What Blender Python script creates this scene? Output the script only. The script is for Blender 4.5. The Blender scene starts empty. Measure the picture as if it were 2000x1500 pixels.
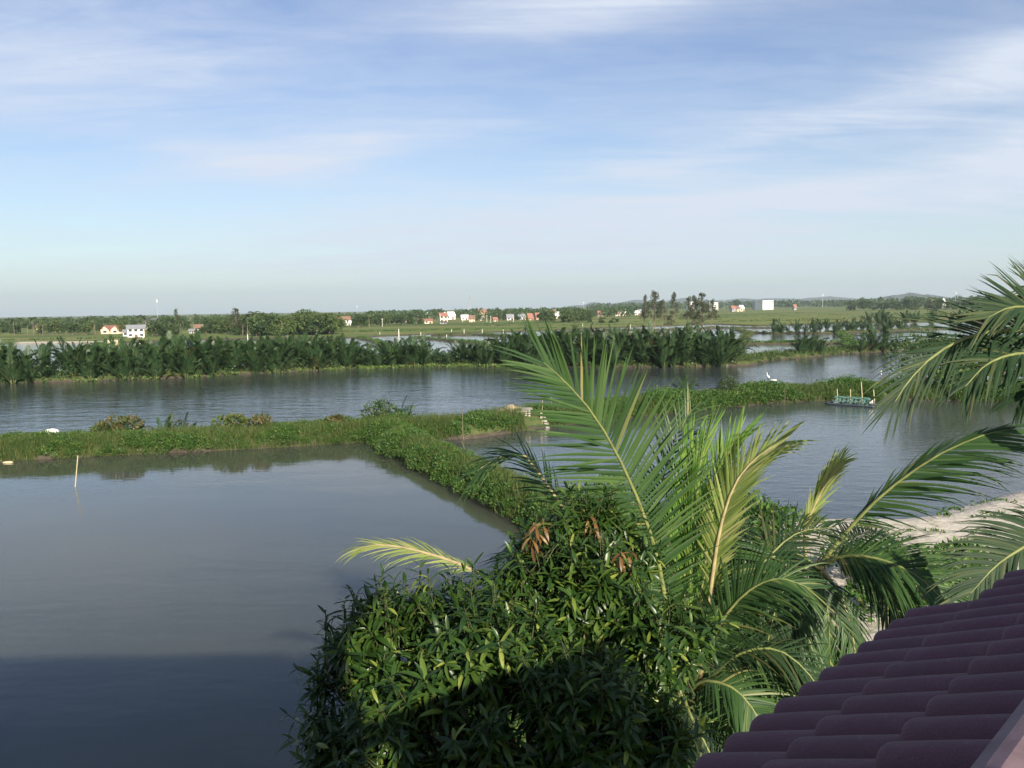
import bpy, math, random
import numpy as np
from mathutils import Vector, Matrix

random.seed(7)
RNG = np.random.default_rng(11)
scene = bpy.context.scene
COL = scene.collection
PI = math.pi

# ------------------------------------------------------------------ camera
F, CAM_H = 1660.0, 8.2
PITCH, ROLL = math.atan(148 / F), -math.atan(0.016)
cam_data = bpy.data.cameras.new('camera')
cam_data.sensor_width = 36.0
cam_data.lens = 36.0 * F / 2000.0
cam_data.clip_start, cam_data.clip_end = 0.05, 60000.0
cam = bpy.data.objects.new('camera', cam_data)
COL.objects.link(cam)
CAM_R = Matrix.Rotation(PI / 2 - PITCH, 3, 'X') @ Matrix.Rotation(ROLL, 3, 'Z')
cam.matrix_world = Matrix.Translation((0, 0, CAM_H)) @ CAM_R.to_4x4()
scene.camera = cam

# ------------------------------------------------------------------ light and sky
SUN_AZ, SUN_EL = math.radians(159.0), math.radians(24.5)      # clockwise from the view direction (+Y)
SUN_DIR = Vector((math.sin(SUN_AZ) * math.cos(SUN_EL), math.cos(SUN_AZ) * math.cos(SUN_EL), math.sin(SUN_EL)))
sun_data = bpy.data.lights.new('sun', 'SUN')
sun_data.energy = 4.2
sun_data.angle = math.radians(0.55)
sun_data.color = (1.0, 0.90, 0.74)
sun = bpy.data.objects.new('sun', sun_data)
sun.rotation_euler = SUN_DIR.to_track_quat('Z', 'Y').to_euler()
COL.objects.link(sun)

world = bpy.data.worlds.new('World')
scene.world = world
world.use_nodes = True
NT = world.node_tree
NT.nodes.clear()

def wnode(kind, **kw):
    n = NT.nodes.new(kind)
    for k, v in kw.items():
        setattr(n, k, v)
    return n

def wmath(op, a, b=None, c=None, clamp=False):
    n = wnode('ShaderNodeMath', operation=op, use_clamp=clamp)
    for i, v in enumerate((a, b, c)):
        if v is None:
            continue
        if isinstance(v, (int, float)):
            n.inputs[i].default_value = v
        else:
            NT.links.new(v, n.inputs[i])
    return n.outputs[0]

sky = wnode('ShaderNodeTexSky', sky_type='NISHITA')
sky.sun_disc = False
sky.sun_elevation = SUN_EL
sky.sun_rotation = SUN_AZ
sky.altitude = 0.0
sky.air_density = 1.0
sky.dust_density = 0.2
sky.ozone_density = 2.2
tc = wnode('ShaderNodeTexCoord')
sep = wnode('ShaderNodeSeparateXYZ')
NT.links.new(tc.outputs['Generated'], sep.inputs[0])
X, Y, Z = sep.outputs
AZ = wmath('ARCTAN2', X, Y)
EL = wmath('ARCSINE', Z)
# cloud layer coordinates: the direction projected on a high flat layer
DEN = wmath('ADD', wmath('MAXIMUM', Z, 0.0), 0.13)
comb = wnode('ShaderNodeCombineXYZ')
NT.links.new(wmath('DIVIDE', X, DEN), comb.inputs[0])
NT.links.new(wmath('DIVIDE', Y, DEN), comb.inputs[1])
def wnoise(rot, scale, detail, rough, dist, nscale):
    m = wnode('ShaderNodeMapping')
    m.inputs['Rotation'].default_value = (0, 0, rot)
    m.inputs['Scale'].default_value = scale
    NT.links.new(comb.outputs[0], m.inputs[0])
    n = wnode('ShaderNodeTexNoise')
    n.inputs['Scale'].default_value = nscale
    n.inputs['Detail'].default_value = detail
    n.inputs['Roughness'].default_value = rough
    n.inputs['Distortion'].default_value = dist
    NT.links.new(m.outputs[0], n.inputs['Vector'])
    return n.outputs[0]
N_BIG = wnoise(0.35, (0.55, 1.0, 1), 5, 0.55, 0.6, 1.1)
N_STREAK = wnoise(0.45, (0.6, 2.0, 1), 7, 0.6, 0.9, 1.6)
N_FINE = wnoise(-0.2, (1.0, 2.6, 1), 8, 0.62, 0.5, 3.0)
def blob(px, py, rx, ry, rot, amp):
    """a soft cloud bank: centre and radii as angles on the sky"""
    a0, e0 = (px - 1000) / F, (618 - 0.016 * px - py) / F
    rx, ry, r = rx / F, ry / F, math.radians(rot)
    da, de = wmath('SUBTRACT', AZ, a0), wmath('SUBTRACT', EL, e0)
    u = wmath('MULTIPLY_ADD', de, math.sin(r) / rx, wmath('MULTIPLY', da, math.cos(r) / rx))
    v = wmath('MULTIPLY_ADD', de, math.cos(r) / ry, wmath('MULTIPLY', da, -math.sin(r) / ry))
    q = wmath('ADD', wmath('MULTIPLY', u, u), wmath('MULTIPLY', v, v))
    return wmath('MULTIPLY', wmath('EXPONENT', wmath('MULTIPLY', q, -1.0)), amp * 1.15)
BLOBS = [(180, 170, 380, 85, 4, 0.62), (120, 270, 330, 45, 2, 0.22), (1140, 40, 240, 62, 4, 0.72), (1330, 15, 130, 30, 10, 0.35),
         (690, 300, 330, 42, 10, 0.42), (470, 330, 170, 26, -6, 0.3), (1500, 285, 520, 42, 10, 0.52), (1900, 210, 300, 70, 14, 0.45),
         (1950, 360, 150, 52, 8, 1.15), (1640, 375, 260, 24, 8, 0.35), (1100, 455, 520, 62, 3, 0.82), (1450, 415, 340, 26, -3, 0.6),
         (900, 572, 34, 15, 0, 0.3), (1500, 520, 700, 50, 0, 0.28)]
SUMB = None
for b in BLOBS:
    o = blob(*b)
    SUMB = o if SUMB is None else wmath('ADD', SUMB, o)
NMIX = wmath('ADD', wmath('MULTIPLY', N_STREAK, 0.6), wmath('ADD', wmath('MULTIPLY', N_BIG, 0.55), wmath('MULTIPLY', N_FINE, 0.3)))   # about 0.72 mean
MOD = wmath('MULTIPLY', wmath('SUBTRACT', NMIX, 0.40), 2.6, clamp=False)
MOD = wmath('MAXIMUM', MOD, 0.0)
VEIL = wmath('MULTIPLY', wmath('MAXIMUM', wmath('SUBTRACT', NMIX, 0.58), 0.0), 1.1)
CF = wmath('ADD', wmath('MULTIPLY', SUMB, MOD), VEIL)
CF = wmath('MULTIPLY', CF, wmath('MULTIPLY', wmath('SUBTRACT', EL, 0.005), 22.0, clamp=True))
CF = wmath('MINIMUM', CF, 0.95)
mix = wnode('ShaderNodeMix', data_type='RGBA')
NT.links.new(CF, mix.inputs['Factor'])
hs = wnode('ShaderNodeHueSaturation')
hs.inputs['Hue'].default_value = 0.513
hs.inputs['Saturation'].default_value = 1.06
hs.inputs['Value'].default_value = 0.88
NT.links.new(sky.outputs[0], hs.inputs['Color'])
band = wnode('ShaderNodeMix', data_type='RGBA')      # pale air low over the plain, the same all round
NT.links.new(wmath('MULTIPLY', wmath('EXPONENT', wmath('MULTIPLY', wmath('MAXIMUM', EL, 0.0), -11.0)), 0.85), band.inputs['Factor'])
NT.links.new(hs.outputs[0], band.inputs[6])
band.inputs[7].default_value = (3.95, 4.95, 5.6, 1)
NT.links.new(band.outputs[2], mix.inputs[6])
mix.inputs[7].default_value = (5.1, 5.55, 6.4, 1)
bg = wnode('ShaderNodeBackground')
bg.inputs['Strength'].default_value = 0.066
NT.links.new(mix.outputs[2], bg.inputs['Color'])
wout = wnode('ShaderNodeOutputWorld')
NT.links.new(bg.outputs[0], wout.inputs['Surface'])

scene.view_settings.view_transform = 'Standard'
scene.view_settings.look = 'None'
scene.view_settings.exposure = 1.15
scene.view_settings.gamma = 1.0
scene.view_settings.use_curve_mapping = False
cy = scene.cycles if hasattr(scene, 'cycles') else None
if cy:
    cy.max_bounces, cy.diffuse_bounces, cy.glossy_bounces = 7, 3, 3
    cy.transmission_bounces, cy.transparent_max_bounces, cy.volume_bounces = 4, 6, 0
    cy.sample_clamp_indirect = 6.0

# ------------------------------------------------------------------ helpers
def ray(px, py):
    return CAM_R @ Vector(((px - 1000) / F, -(py - 750) / F, -1))

def G(px, py, z=0.0):
    d = ray(px, py)
    t = (z - CAM_H) / d.z
    return Vector((d.x * t, d.y * t, z))

def AT(px, py, dep):
    d = ray(px, py)
    t = dep / d.y
    return Vector((d.x * t, dep, CAM_H + d.z * t))

def PXM(dep):                       # metres per photograph pixel at a depth
    return dep / F

def tag(o, label=None, cat=None, group=None, kind=None):
    if label: o['label'] = label
    if cat: o['category'] = cat
    if group: o['group'] = group
    if kind: o['kind'] = kind
    return o

def empty(name, loc, rz=0.0, s=1.0):
    o = bpy.data.objects.new(name, None)
    o.empty_display_size = 0.2
    COL.objects.link(o)
    o.location = loc
    o.rotation_euler = (0, 0, rz)
    o.scale = (s, s, s)
    return o

def link(name, me, parent=None, M=None):
    o = bpy.data.objects.new(name, me)
    COL.objects.link(o)
    if parent is not None:
        o.parent = parent
    if M is not None:
        o.matrix_local = M
    return o

def np_mesh(name, V, Fc, mat, smooth=False):
    V = np.asarray(V, dtype=np.float32); Fc = np.asarray(Fc, dtype=np.int32)
    me = bpy.data.meshes.new(name)
    n, k = Fc.shape
    me.vertices.add(len(V)); me.loops.add(n * k); me.polygons.add(n)
    me.vertices.foreach_set('co', V.ravel())
    me.loops.foreach_set('vertex_index', Fc.ravel())
    me.polygons.foreach_set('loop_start', np.arange(0, n * k, k, dtype=np.int32))
    me.polygons.foreach_set('loop_total', np.full(n, k, dtype=np.int32))
    if smooth:
        me.polygons.foreach_set('use_smooth', np.ones(n, dtype=bool))
    me.update(calc_edges=True)
    if mat: me.materials.append(mat)
    return me

class MB:
    def __init__(self): self.v, self.f = [], []
    def add(self, vs, fs):
        n = len(self.v)
        self.v += [tuple(p) for p in vs]
        self.f += [tuple(i + n for i in q) for q in fs]
        return self
    def box(self, c, s, M=None):
        vs = [Vector((c[0] + s[0] / 2 * a, c[1] + s[1] / 2 * b, c[2] + s[2] / 2 * d)) for a in (-1, 1) for b in (-1, 1) for d in (-1, 1)]
        if M is not None: vs = [M @ p for p in vs]
        return self.add(vs, [(0, 1, 3, 2), (4, 6, 7, 5), (0, 4, 5, 1), (2, 3, 7, 6), (0, 2, 6, 4), (1, 5, 7, 3)])
    def tube(self, pts, rad, n=6, cap=True):
        pts = [Vector(p) for p in pts]
        rings = []
        for i, p in enumerate(pts):
            t = (pts[min(i + 1, len(pts) - 1)] - pts[max(i - 1, 0)]).normalized()
            a = t.orthogonal().normalized() if i == 0 else (A - t * A.dot(t)).normalized()
            A = a
            b = t.cross(a)
            r = rad[i] if hasattr(rad, '__len__') else rad
            rings.append([p + (a * math.cos(2 * PI * k / n) + b * math.sin(2 * PI * k / n)) * r for k in range(n)])
        vs = [q for r in rings for q in r]
        fs = [(i * n + k, i * n + (k + 1) % n, (i + 1) * n + (k + 1) % n, (i + 1) * n + k) for i in range(len(pts) - 1) for k in range(n)]
        if cap:
            fs += [tuple(range(n - 1, -1, -1)), tuple((len(pts) - 1) * n + k for k in range(n))]
        return self.add(vs, fs)
    def mesh(self, name, mat, smooth=False):
        me = bpy.data.meshes.new(name)
        me.from_pydata(self.v, [], self.f)
        if smooth:
            me.polygons.foreach_set('use_smooth', [True] * len(me.polygons))
        me.update()
        if mat: me.materials.append(mat)
        return me
    def build(self, name, mat, parent=None, smooth=False, M=None):
        return link(name, self.mesh(name, mat, smooth), parent, M)

def spline(pts, n):
    """Catmull-Rom through the points, n samples"""
    P = [Vector(p) for p in pts]
    P = [P[0] * 2 - P[1]] + P + [P[-1] * 2 - P[-2]]
    out = []
    segs = len(P) - 3
    for i in range(n):
        t = i / (n - 1) * segs
        k = min(int(t), segs - 1); u = t - k
        a, b, c, d = P[k:k + 4]
        out.append(0.5 * ((2 * b) + (c - a) * u + (2 * a - 5 * b + 4 * c - d) * u * u + (3 * b - a - 3 * c + d) * u ** 3))
    return out

def vnoise(x, y, seed=0):
    x = np.asarray(x, float); y = np.asarray(y, float)
    xi, yi = np.floor(x).astype(np.int64), np.floor(y).astype(np.int64)
    fx, fy = x - xi, y - yi
    fx, fy = fx * fx * (3 - 2 * fx), fy * fy * (3 - 2 * fy)
    def h(a, b):
        q = (a * 374761393 + b * 668265263 + seed * 974711) & 0x7fffffff
        q = ((q ^ (q >> 13)) * 1274126177) & 0x7fffffff
        return ((q ^ (q >> 16)) & 0xffff) / 65535.0
    return (h(xi, yi) * (1 - fx) + h(xi + 1, yi) * fx) * (1 - fy) + (h(xi, yi + 1) * (1 - fx) + h(xi + 1, yi + 1) * fx) * fy

def fbm(x, y, seed=0, o=3):
    s, a = 0, 0.5
    for i in range(o):
        s = s + a * vnoise(x * 2 ** i, y * 2 ** i, seed + i * 17); a *= 0.5
    return s / (1 - 0.5 ** o) - 0.5

# ------------------------------------------------------------------ materials
def mat_new(name):
    m = bpy.data.materials.new(name)
    m.use_nodes = True
    nt = m.node_tree
    nt.nodes.clear()
    return m, nt, nt.nodes.new('ShaderNodeOutputMaterial')

def ramp(nt, fac, stops):
    r = nt.nodes.new('ShaderNodeValToRGB')
    e = r.color_ramp.elements
    while len(e) < len(stops): e.new(0.5)
    for i, (p, c) in enumerate(stops):
        e[i].position = p; e[i].color = (*c, 1)
    nt.links.new(fac, r.inputs[0])
    return r.outputs[0]

def noise(nt, scale, detail=4, rough=0.55, coord='Object', stretch=None, dist=0.0):
    t = nt.nodes.new('ShaderNodeTexCoord')
    v = t.outputs[coord]
    if stretch:
        m = nt.nodes.new('ShaderNodeMapping'); m.inputs['Scale'].default_value = stretch
        nt.links.new(v, m.inputs[0]); v = m.outputs[0]
    n = nt.nodes.new('ShaderNodeTexNoise')
    n.inputs['Scale'].default_value = scale; n.inputs['Detail'].default_value = detail
    n.inputs['Roughness'].default_value = rough; n.inputs['Distortion'].default_value = dist
    nt.links.new(v, n.inputs['Vector'])
    return n.outputs[0]

def mixcol(nt, fac, a, b, blend='MIX'):
    n = nt.nodes.new('ShaderNodeMix'); n.data_type = 'RGBA'; n.blend_type = blend
    for i, v in ((0, fac), (6, a), (7, b)):
        if isinstance(v, (int, float)): n.inputs[i].default_value = v
        elif isinstance(v, tuple): n.inputs[i].default_value = (*v, 1)
        else: nt.links.new(v, n.inputs[i])
    return n.outputs[2]

def nmath(nt, op, a, b=None, clamp=False):
    n = nt.nodes.new('ShaderNodeMath'); n.operation = op; n.use_clamp = clamp
    for i, v in enumerate((a, b)):
        if v is None: continue
        if isinstance(v, (int, float)): n.inputs[i].default_value = v
        else: nt.links.new(v, n.inputs[i])
    return n.outputs[0]

def leaf_mat(name, stops, trans=0.3, rough=0.45, spec=0.4, tint=(1.3, 1.5, 0.45)):
    """leaf colour varies from leaf to leaf; light passes through the blade"""
    m, nt, out = mat_new(name)
    g = nt.nodes.new('ShaderNodeNewGeometry')
    oi = nt.nodes.new('ShaderNodeObjectInfo')
    r = nmath(nt, 'FRACT', nmath(nt, 'ADD', g.outputs['Random Per Island'], oi.outputs['Random']))
    c = ramp(nt, r, stops)
    p = nt.nodes.new('ShaderNodeBsdfPrincipled')
    nt.links.new(c, p.inputs['Base Color'])
    p.inputs['Roughness'].default_value = rough
    p.inputs['Specular IOR Level'].default_value = spec
    t = nt.nodes.new('ShaderNodeBsdfTranslucent')
    nt.links.new(mixcol(nt, 1.0, c, tint, 'MULTIPLY'), t.inputs['Color'])
    mx = nt.nodes.new('ShaderNodeMixShader')
    mx.inputs[0].default_value = trans
    nt.links.new(p.outputs[0], mx.inputs[1]); nt.links.new(t.outputs[0], mx.inputs[2])
    nt.links.new(mx.outputs[0], out.inputs['Surface'])
    return m

def plain(name, c, rough=0.8, var=0.15, scale=2.0, bump=0.0, spec=0.3, metallic=0.0):
    m, nt, out = mat_new(name)
    p = nt.nodes.new('ShaderNodeBsdfPrincipled')
    n = noise(nt, scale, 5, 0.6)
    lo = tuple(v * (1 - var) for v in c); hi = tuple(min(1, v * (1 + var)) for v in c)
    nt.links.new(ramp(nt, n, [(0.3, lo), (0.7, hi)]), p.inputs['Base Color'])
    p.inputs['Roughness'].default_value = rough
    p.inputs['Specular IOR Level'].default_value = spec
    p.inputs['Metallic'].default_value = metallic
    if bump:
        b = nt.nodes.new('ShaderNodeBump'); b.inputs['Strength'].default_value = 0.6; b.inputs['Distance'].default_value = bump
        nt.links.new(n, b.inputs['Height']); nt.links.new(b.outputs[0], p.inputs['Normal'])
    nt.links.new(p.outputs[0], out.inputs['Surface'])
    return m

def water_mat(name, base, waves, rough):
    """murky water: opaque silt below a mirror surface; waves = [(scale, metres high, stretch)]"""
    m, nt, out = mat_new(name)
    p = nt.nodes.new('ShaderNodeBsdfPrincipled')
    n = noise(nt, 0.05, 3, 0.5)
    nt.links.new(ramp(nt, n, [(0.3, tuple(v * 0.85 for v in base)), (0.7, tuple(v * 1.15 for v in base))]), p.inputs['Base Color'])
    p.inputs['Roughness'].default_value = rough
    p.inputs['IOR'].default_value = 1.33
    p.subsurface_method = 'BURLEY'                 # silt scatters light sideways, so shadow edges are soft
    p.inputs['Subsurface Weight'].default_value = 1.0
    p.inputs['Subsurface Radius'].default_value = (1.0, 1.0, 0.8)
    p.inputs['Subsurface Scale'].default_value = 1.2
    prev = None
    gust = noise(nt, 0.06, 3, 0.6, stretch=(0.5, 1, 1))
    for sc, hgt, st in waves:
        h = noise(nt, sc, 3, 0.55, stretch=st, dist=0.3)
        h = nmath(nt, 'MULTIPLY', h, nmath(nt, 'MULTIPLY_ADD' if False else 'MULTIPLY', nmath(nt, 'ADD', gust, 0.1), 1.7))
        b = nt.nodes.new('ShaderNodeBump'); b.inputs['Strength'].default_value = 1.0; b.inputs['Distance'].default_value = hgt
        nt.links.new(h, b.inputs['Height'])
        if prev: nt.links.new(prev, b.inputs['Normal'])
        prev = b.outputs[0]
    nt.links.new(prev, p.inputs['Normal'])
    nt.links.new(p.outputs[0], out.inputs['Surface'])
    return m

M_CALM = water_mat('calm_pond_water', (0.058, 0.064, 0.049), [(0.35, 0.014, (0.45, 1.4, 1)), (2.2, 0.0045, (0.6, 1.3, 1))], 0.04)
M_POND = water_mat('rippled_pond_water', (0.058, 0.068, 0.064), [(1.1, 0.030, (0.6, 1.3, 1)), (4.0, 0.010, (0.7, 1.2, 1))], 0.06)
M_RIVER = water_mat('choppy_river_water', (0.042, 0.050, 0.050), [(0.55, 0.085, (0.6, 1.3, 1)), (1.9, 0.035, (0.7, 1.2, 1))], 0.08)
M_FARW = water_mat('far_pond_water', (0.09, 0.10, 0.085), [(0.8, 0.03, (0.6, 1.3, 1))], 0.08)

LV_MANGO = leaf_mat('mango_leaf', [(0.0, (0.017, 0.046, 0.010)), (0.45, (0.034, 0.076, 0.014)), (0.82, (0.064, 0.118, 0.020)), (0.95, (0.12, 0.18, 0.03)), (1.0, (0.26, 0.30, 0.06))], 0.30, 0.36, 0.5)
LV_YOUNG = leaf_mat('young_mango_leaf', [(0.0, (0.10, 0.052, 0.022)), (0.6, (0.17, 0.095, 0.034)), (1.0, (0.25, 0.155, 0.055))], 0.22, 0.4, 0.4, (1.3, 0.9, 0.5))
LV_COCO = leaf_mat('coconut_leaf', [(0.0, (0.024, 0.060, 0.018)), (0.6, (0.044, 0.096, 0.026)), (0.95, (0.07, 0.125, 0.034)), (1.0, (0.26, 0.24, 0.09))], 0.30, 0.45, 0.4)
LV_COCO_BRIGHT = leaf_mat('young_coconut_leaf', [(0.0, (0.09, 0.20, 0.03)), (0.7, (0.15, 0.27, 0.045)), (1.0, (0.25, 0.33, 0.08))], 0.42, 0.35, 0.5)
LV_COCO_PALE = leaf_mat('pale_sunlit_coconut_leaf', [(0.0, (0.20, 0.28, 0.07)), (0.7, (0.32, 0.38, 0.12)), (1.0, (0.46, 0.46, 0.20))], 0.45, 0.4, 0.4, (1.2, 1.2, 0.5))  # yellowed leaflets, and sunlight put into the colour of the lit frond
LV_DARKPALM = leaf_mat('shaded_coconut_leaf', [(0.0, (0.013, 0.033, 0.013)), (0.8, (0.026, 0.056, 0.020)), (1.0, (0.08, 0.09, 0.035))], 0.22, 0.6, 0.25)  # darker copy of the coconut leaf, shade put into its colour
M_RACHIS = plain('palm_rib', (0.17, 0.19, 0.065), 0.5, 0.3, 6)
M_RACHIS_DRY = plain('dry_palm_rib', (0.33, 0.27, 0.14), 0.6, 0.3, 6)
M_BARK = plain('bark', (0.17, 0.13, 0.095), 0.9, 0.4, 9, 0.02)
M_FIBRE = plain('palm_fibre', (0.16, 0.105, 0.06), 0.9, 0.5, 14, 0.02)
M_NIPA = leaf_mat('nipa_leaf', [(0.0, (0.016, 0.042, 0.018)), (0.5, (0.030, 0.068, 0.025)), (0.9, (0.055, 0.100, 0.034)), (1.0, (0.11, 0.13, 0.045))], 0.2, 0.45, 0.35)
M_NIPA_STEM = plain('nipa_stem', (0.17, 0.16, 0.06), 0.6, 0.4, 4)
M_CREEP = leaf_mat('creeper_leaf', [(0.0, (0.028, 0.072, 0.016)), (0.5, (0.052, 0.118, 0.024)), (0.9, (0.098, 0.175, 0.036)), (1.0, (0.17, 0.19, 0.05))], 0.28, 0.5, 0.3)
M_GRASSY = leaf_mat('bank_grass', [(0.0, (0.040, 0.072, 0.020)), (0.5, (0.070, 0.112, 0.030)), (0.85, (0.11, 0.145, 0.042)), (1.0, (0.19, 0.16, 0.065))], 0.28, 0.55, 0.25)
M_DRYPLANT = leaf_mat('russet_fern_leaf', [(0.0, (0.045, 0.075, 0.025)), (0.55, (0.085, 0.095, 0.035)), (1.0, (0.17, 0.11, 0.045))], 0.25, 0.5, 0.3)
M_HYAC = leaf_mat('water_plant_leaf', [(0.0, (0.07, 0.13, 0.03)), (0.6, (0.12, 0.19, 0.045)), (1.0, (0.18, 0.24, 0.07))], 0.25, 0.5, 0.3)
M_TREE_A = leaf_mat('broadleaf', [(0.0, (0.030, 0.058, 0.022)), (0.6, (0.052, 0.092, 0.032)), (1.0, (0.085, 0.125, 0.04))], 0.22, 0.55, 0.25)
M_TREE_B = leaf_mat('light_broadleaf', [(0.0, (0.052, 0.085, 0.028)), (0.6, (0.085, 0.130, 0.040)), (1.0, (0.125, 0.165, 0.05))], 0.24, 0.55, 0.25)
M_CASU = leaf_mat('casuarina_needles', [(0.0, (0.040, 0.052, 0.026)), (0.6, (0.065, 0.080, 0.038)), (1.0, (0.11, 0.115, 0.055))], 0.2, 0.6, 0.2)
M_FARCOCO = leaf_mat('distant_palm_leaf', [(0.0, (0.045, 0.070, 0.030)), (0.7, (0.075, 0.105, 0.04)), (1.0, (0.13, 0.14, 0.06))], 0.22, 0.5, 0.3)
M_TRUNK = plain('trunk', (0.16, 0.13, 0.10), 0.9, 0.3, 3)

M_BAMBOO = plain('bamboo', (0.50, 0.42, 0.26), 0.55, 0.2, 8)
M_STICK = plain('dry_stick', (0.20, 0.16, 0.11), 0.85, 0.3, 8)
M_CONC = plain('weathered_concrete', (0.36, 0.33, 0.28), 0.9, 0.3, 4, 0.01)
M_DARKWOOD = plain('dark_boards', (0.05, 0.032, 0.024), 0.85, 0.3, 6)
M_EARTH = plain('pale_earth', (0.42, 0.33, 0.21), 0.95, 0.25, 3, 0.03)
M_WHITE = plain('white_plastic', (0.58, 0.58, 0.55), 0.5, 0.1, 5)
M_FEATHER = plain('white_feathers', (0.80, 0.80, 0.78), 0.7, 0.05, 10)
M_BEAK = plain('beak', (0.35, 0.22, 0.05), 0.5, 0.2, 10)
M_TEAL = plain('teal_plastic', (0.12, 0.25, 0.21), 0.45, 0.15, 10)
M_FLOAT = plain('float_plastic', (0.06, 0.075, 0.09), 0.5, 0.3, 6)
M_POST = plain('concrete_post', (0.62, 0.60, 0.55), 0.85, 0.15, 6)
M_STEEL = plain('grey_steel', (0.32, 0.34, 0.36), 0.5, 0.15, 3)
M_THATCH = plain('thatch', (0.50, 0.40, 0.25), 0.95, 0.3, 5, 0.03)
M_BRICK = plain('orange_brick', (0.40, 0.19, 0.10), 0.9, 0.25, 5)
M_HILL = plain('hill_forest', (0.075, 0.095, 0.065), 0.95, 0.2, 0.004)
M_GLASS = plain('window_glass', (0.045, 0.055, 0.065), 0.15, 0.2, 1, spec=0.5)
M_WOODDOOR = plain('brown_door', (0.16, 0.085, 0.045), 0.6, 0.2, 3)
WALLS = {'white': plain('white_plaster', (0.80, 0.78, 0.73), 0.85, 0.08, 0.8), 'cream': plain('cream_plaster', (0.76, 0.62, 0.43), 0.85, 0.08, 0.8),
         'yellow': plain('yellow_plaster', (0.72, 0.55, 0.30), 0.85, 0.08, 0.8), 'grey': plain('grey_render', (0.42, 0.43, 0.44), 0.85, 0.12, 0.8),
         'orange': plain('orange_plaster', (0.50, 0.32, 0.21), 0.85, 0.1, 0.8), 'blue': plain('pale_blue_plaster', (0.45, 0.53, 0.60), 0.85, 0.1, 0.8)}
ROOFS = {'red': plain('red_roof', (0.29, 0.135, 0.10), 0.85, 0.25, 1.5), 'brown': plain('brown_roof', (0.20, 0.12, 0.085), 0.85, 0.25, 1.5),
         'grey': plain('grey_roof', (0.23, 0.24, 0.26), 0.8, 0.2, 1.5), 'white': plain('white_roof', (0.78, 0.77, 0.75), 0.7, 0.1, 1.5),
         'dark': plain('dark_roof', (0.10, 0.10, 0.11), 0.8, 0.2, 1.5)}

def tile_mat():
    m, nt, out = mat_new('maroon_roof_tile')
    p = nt.nodes.new('ShaderNodeBsdfPrincipled')
    oi = nt.nodes.new('ShaderNodeObjectInfo')
    n1 = noise(nt, 3.0, 6, 0.65, 'Generated')
    n2 = noise(nt, 160.0, 3, 0.6)
    base = ramp(nt, n1, [(0.25, (0.105, 0.046, 0.062)), (0.6, (0.145, 0.066, 0.086)), (0.85, (0.19, 0.10, 0.118))])
    base = mixcol(nt, nmath(nt, 'MULTIPLY', oi.outputs['Random'], 0.6), base, (0.105, 0.052, 0.066))
    g = nt.nodes.new('ShaderNodeNewGeometry')
    n3 = noise(nt, 7.0, 5, 0.7)
    spots = ramp(nt, n3, [(0.68, (0, 0, 0)), (0.76, (1, 1, 1))])
    base = mixcol(nt, nmath(nt, 'MULTIPLY', spots, 0.4), base, (0.30, 0.27, 0.26))
    speck = ramp(nt, n2, [(0.35, (0.88, 0.88, 0.88)), (0.65, (1.12, 1.12, 1.12))])
    base = mixcol(nt, 1.0, base, speck, 'MULTIPLY')
    nt.links.new(base, p.inputs['Base Color'])
    p.inputs['Roughness'].default_value = 0.72
    p.inputs['Specular IOR Level'].default_value = 0.35
    b = nt.nodes.new('ShaderNodeBump'); b.inputs['Strength'].default_value = 0.35; b.inputs['Distance'].default_value = 0.004
    nt.links.new(n2, b.inputs['Height']); nt.links.new(b.outputs[0], p.inputs['Normal'])
    nt.links.new(p.outputs[0], out.inputs['Surface'])
    return m
M_TILE = tile_mat()
M_CAP = plain('hip_cap', (0.21, 0.145, 0.16), 0.75, 0.2, 12, 0.003)

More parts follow.
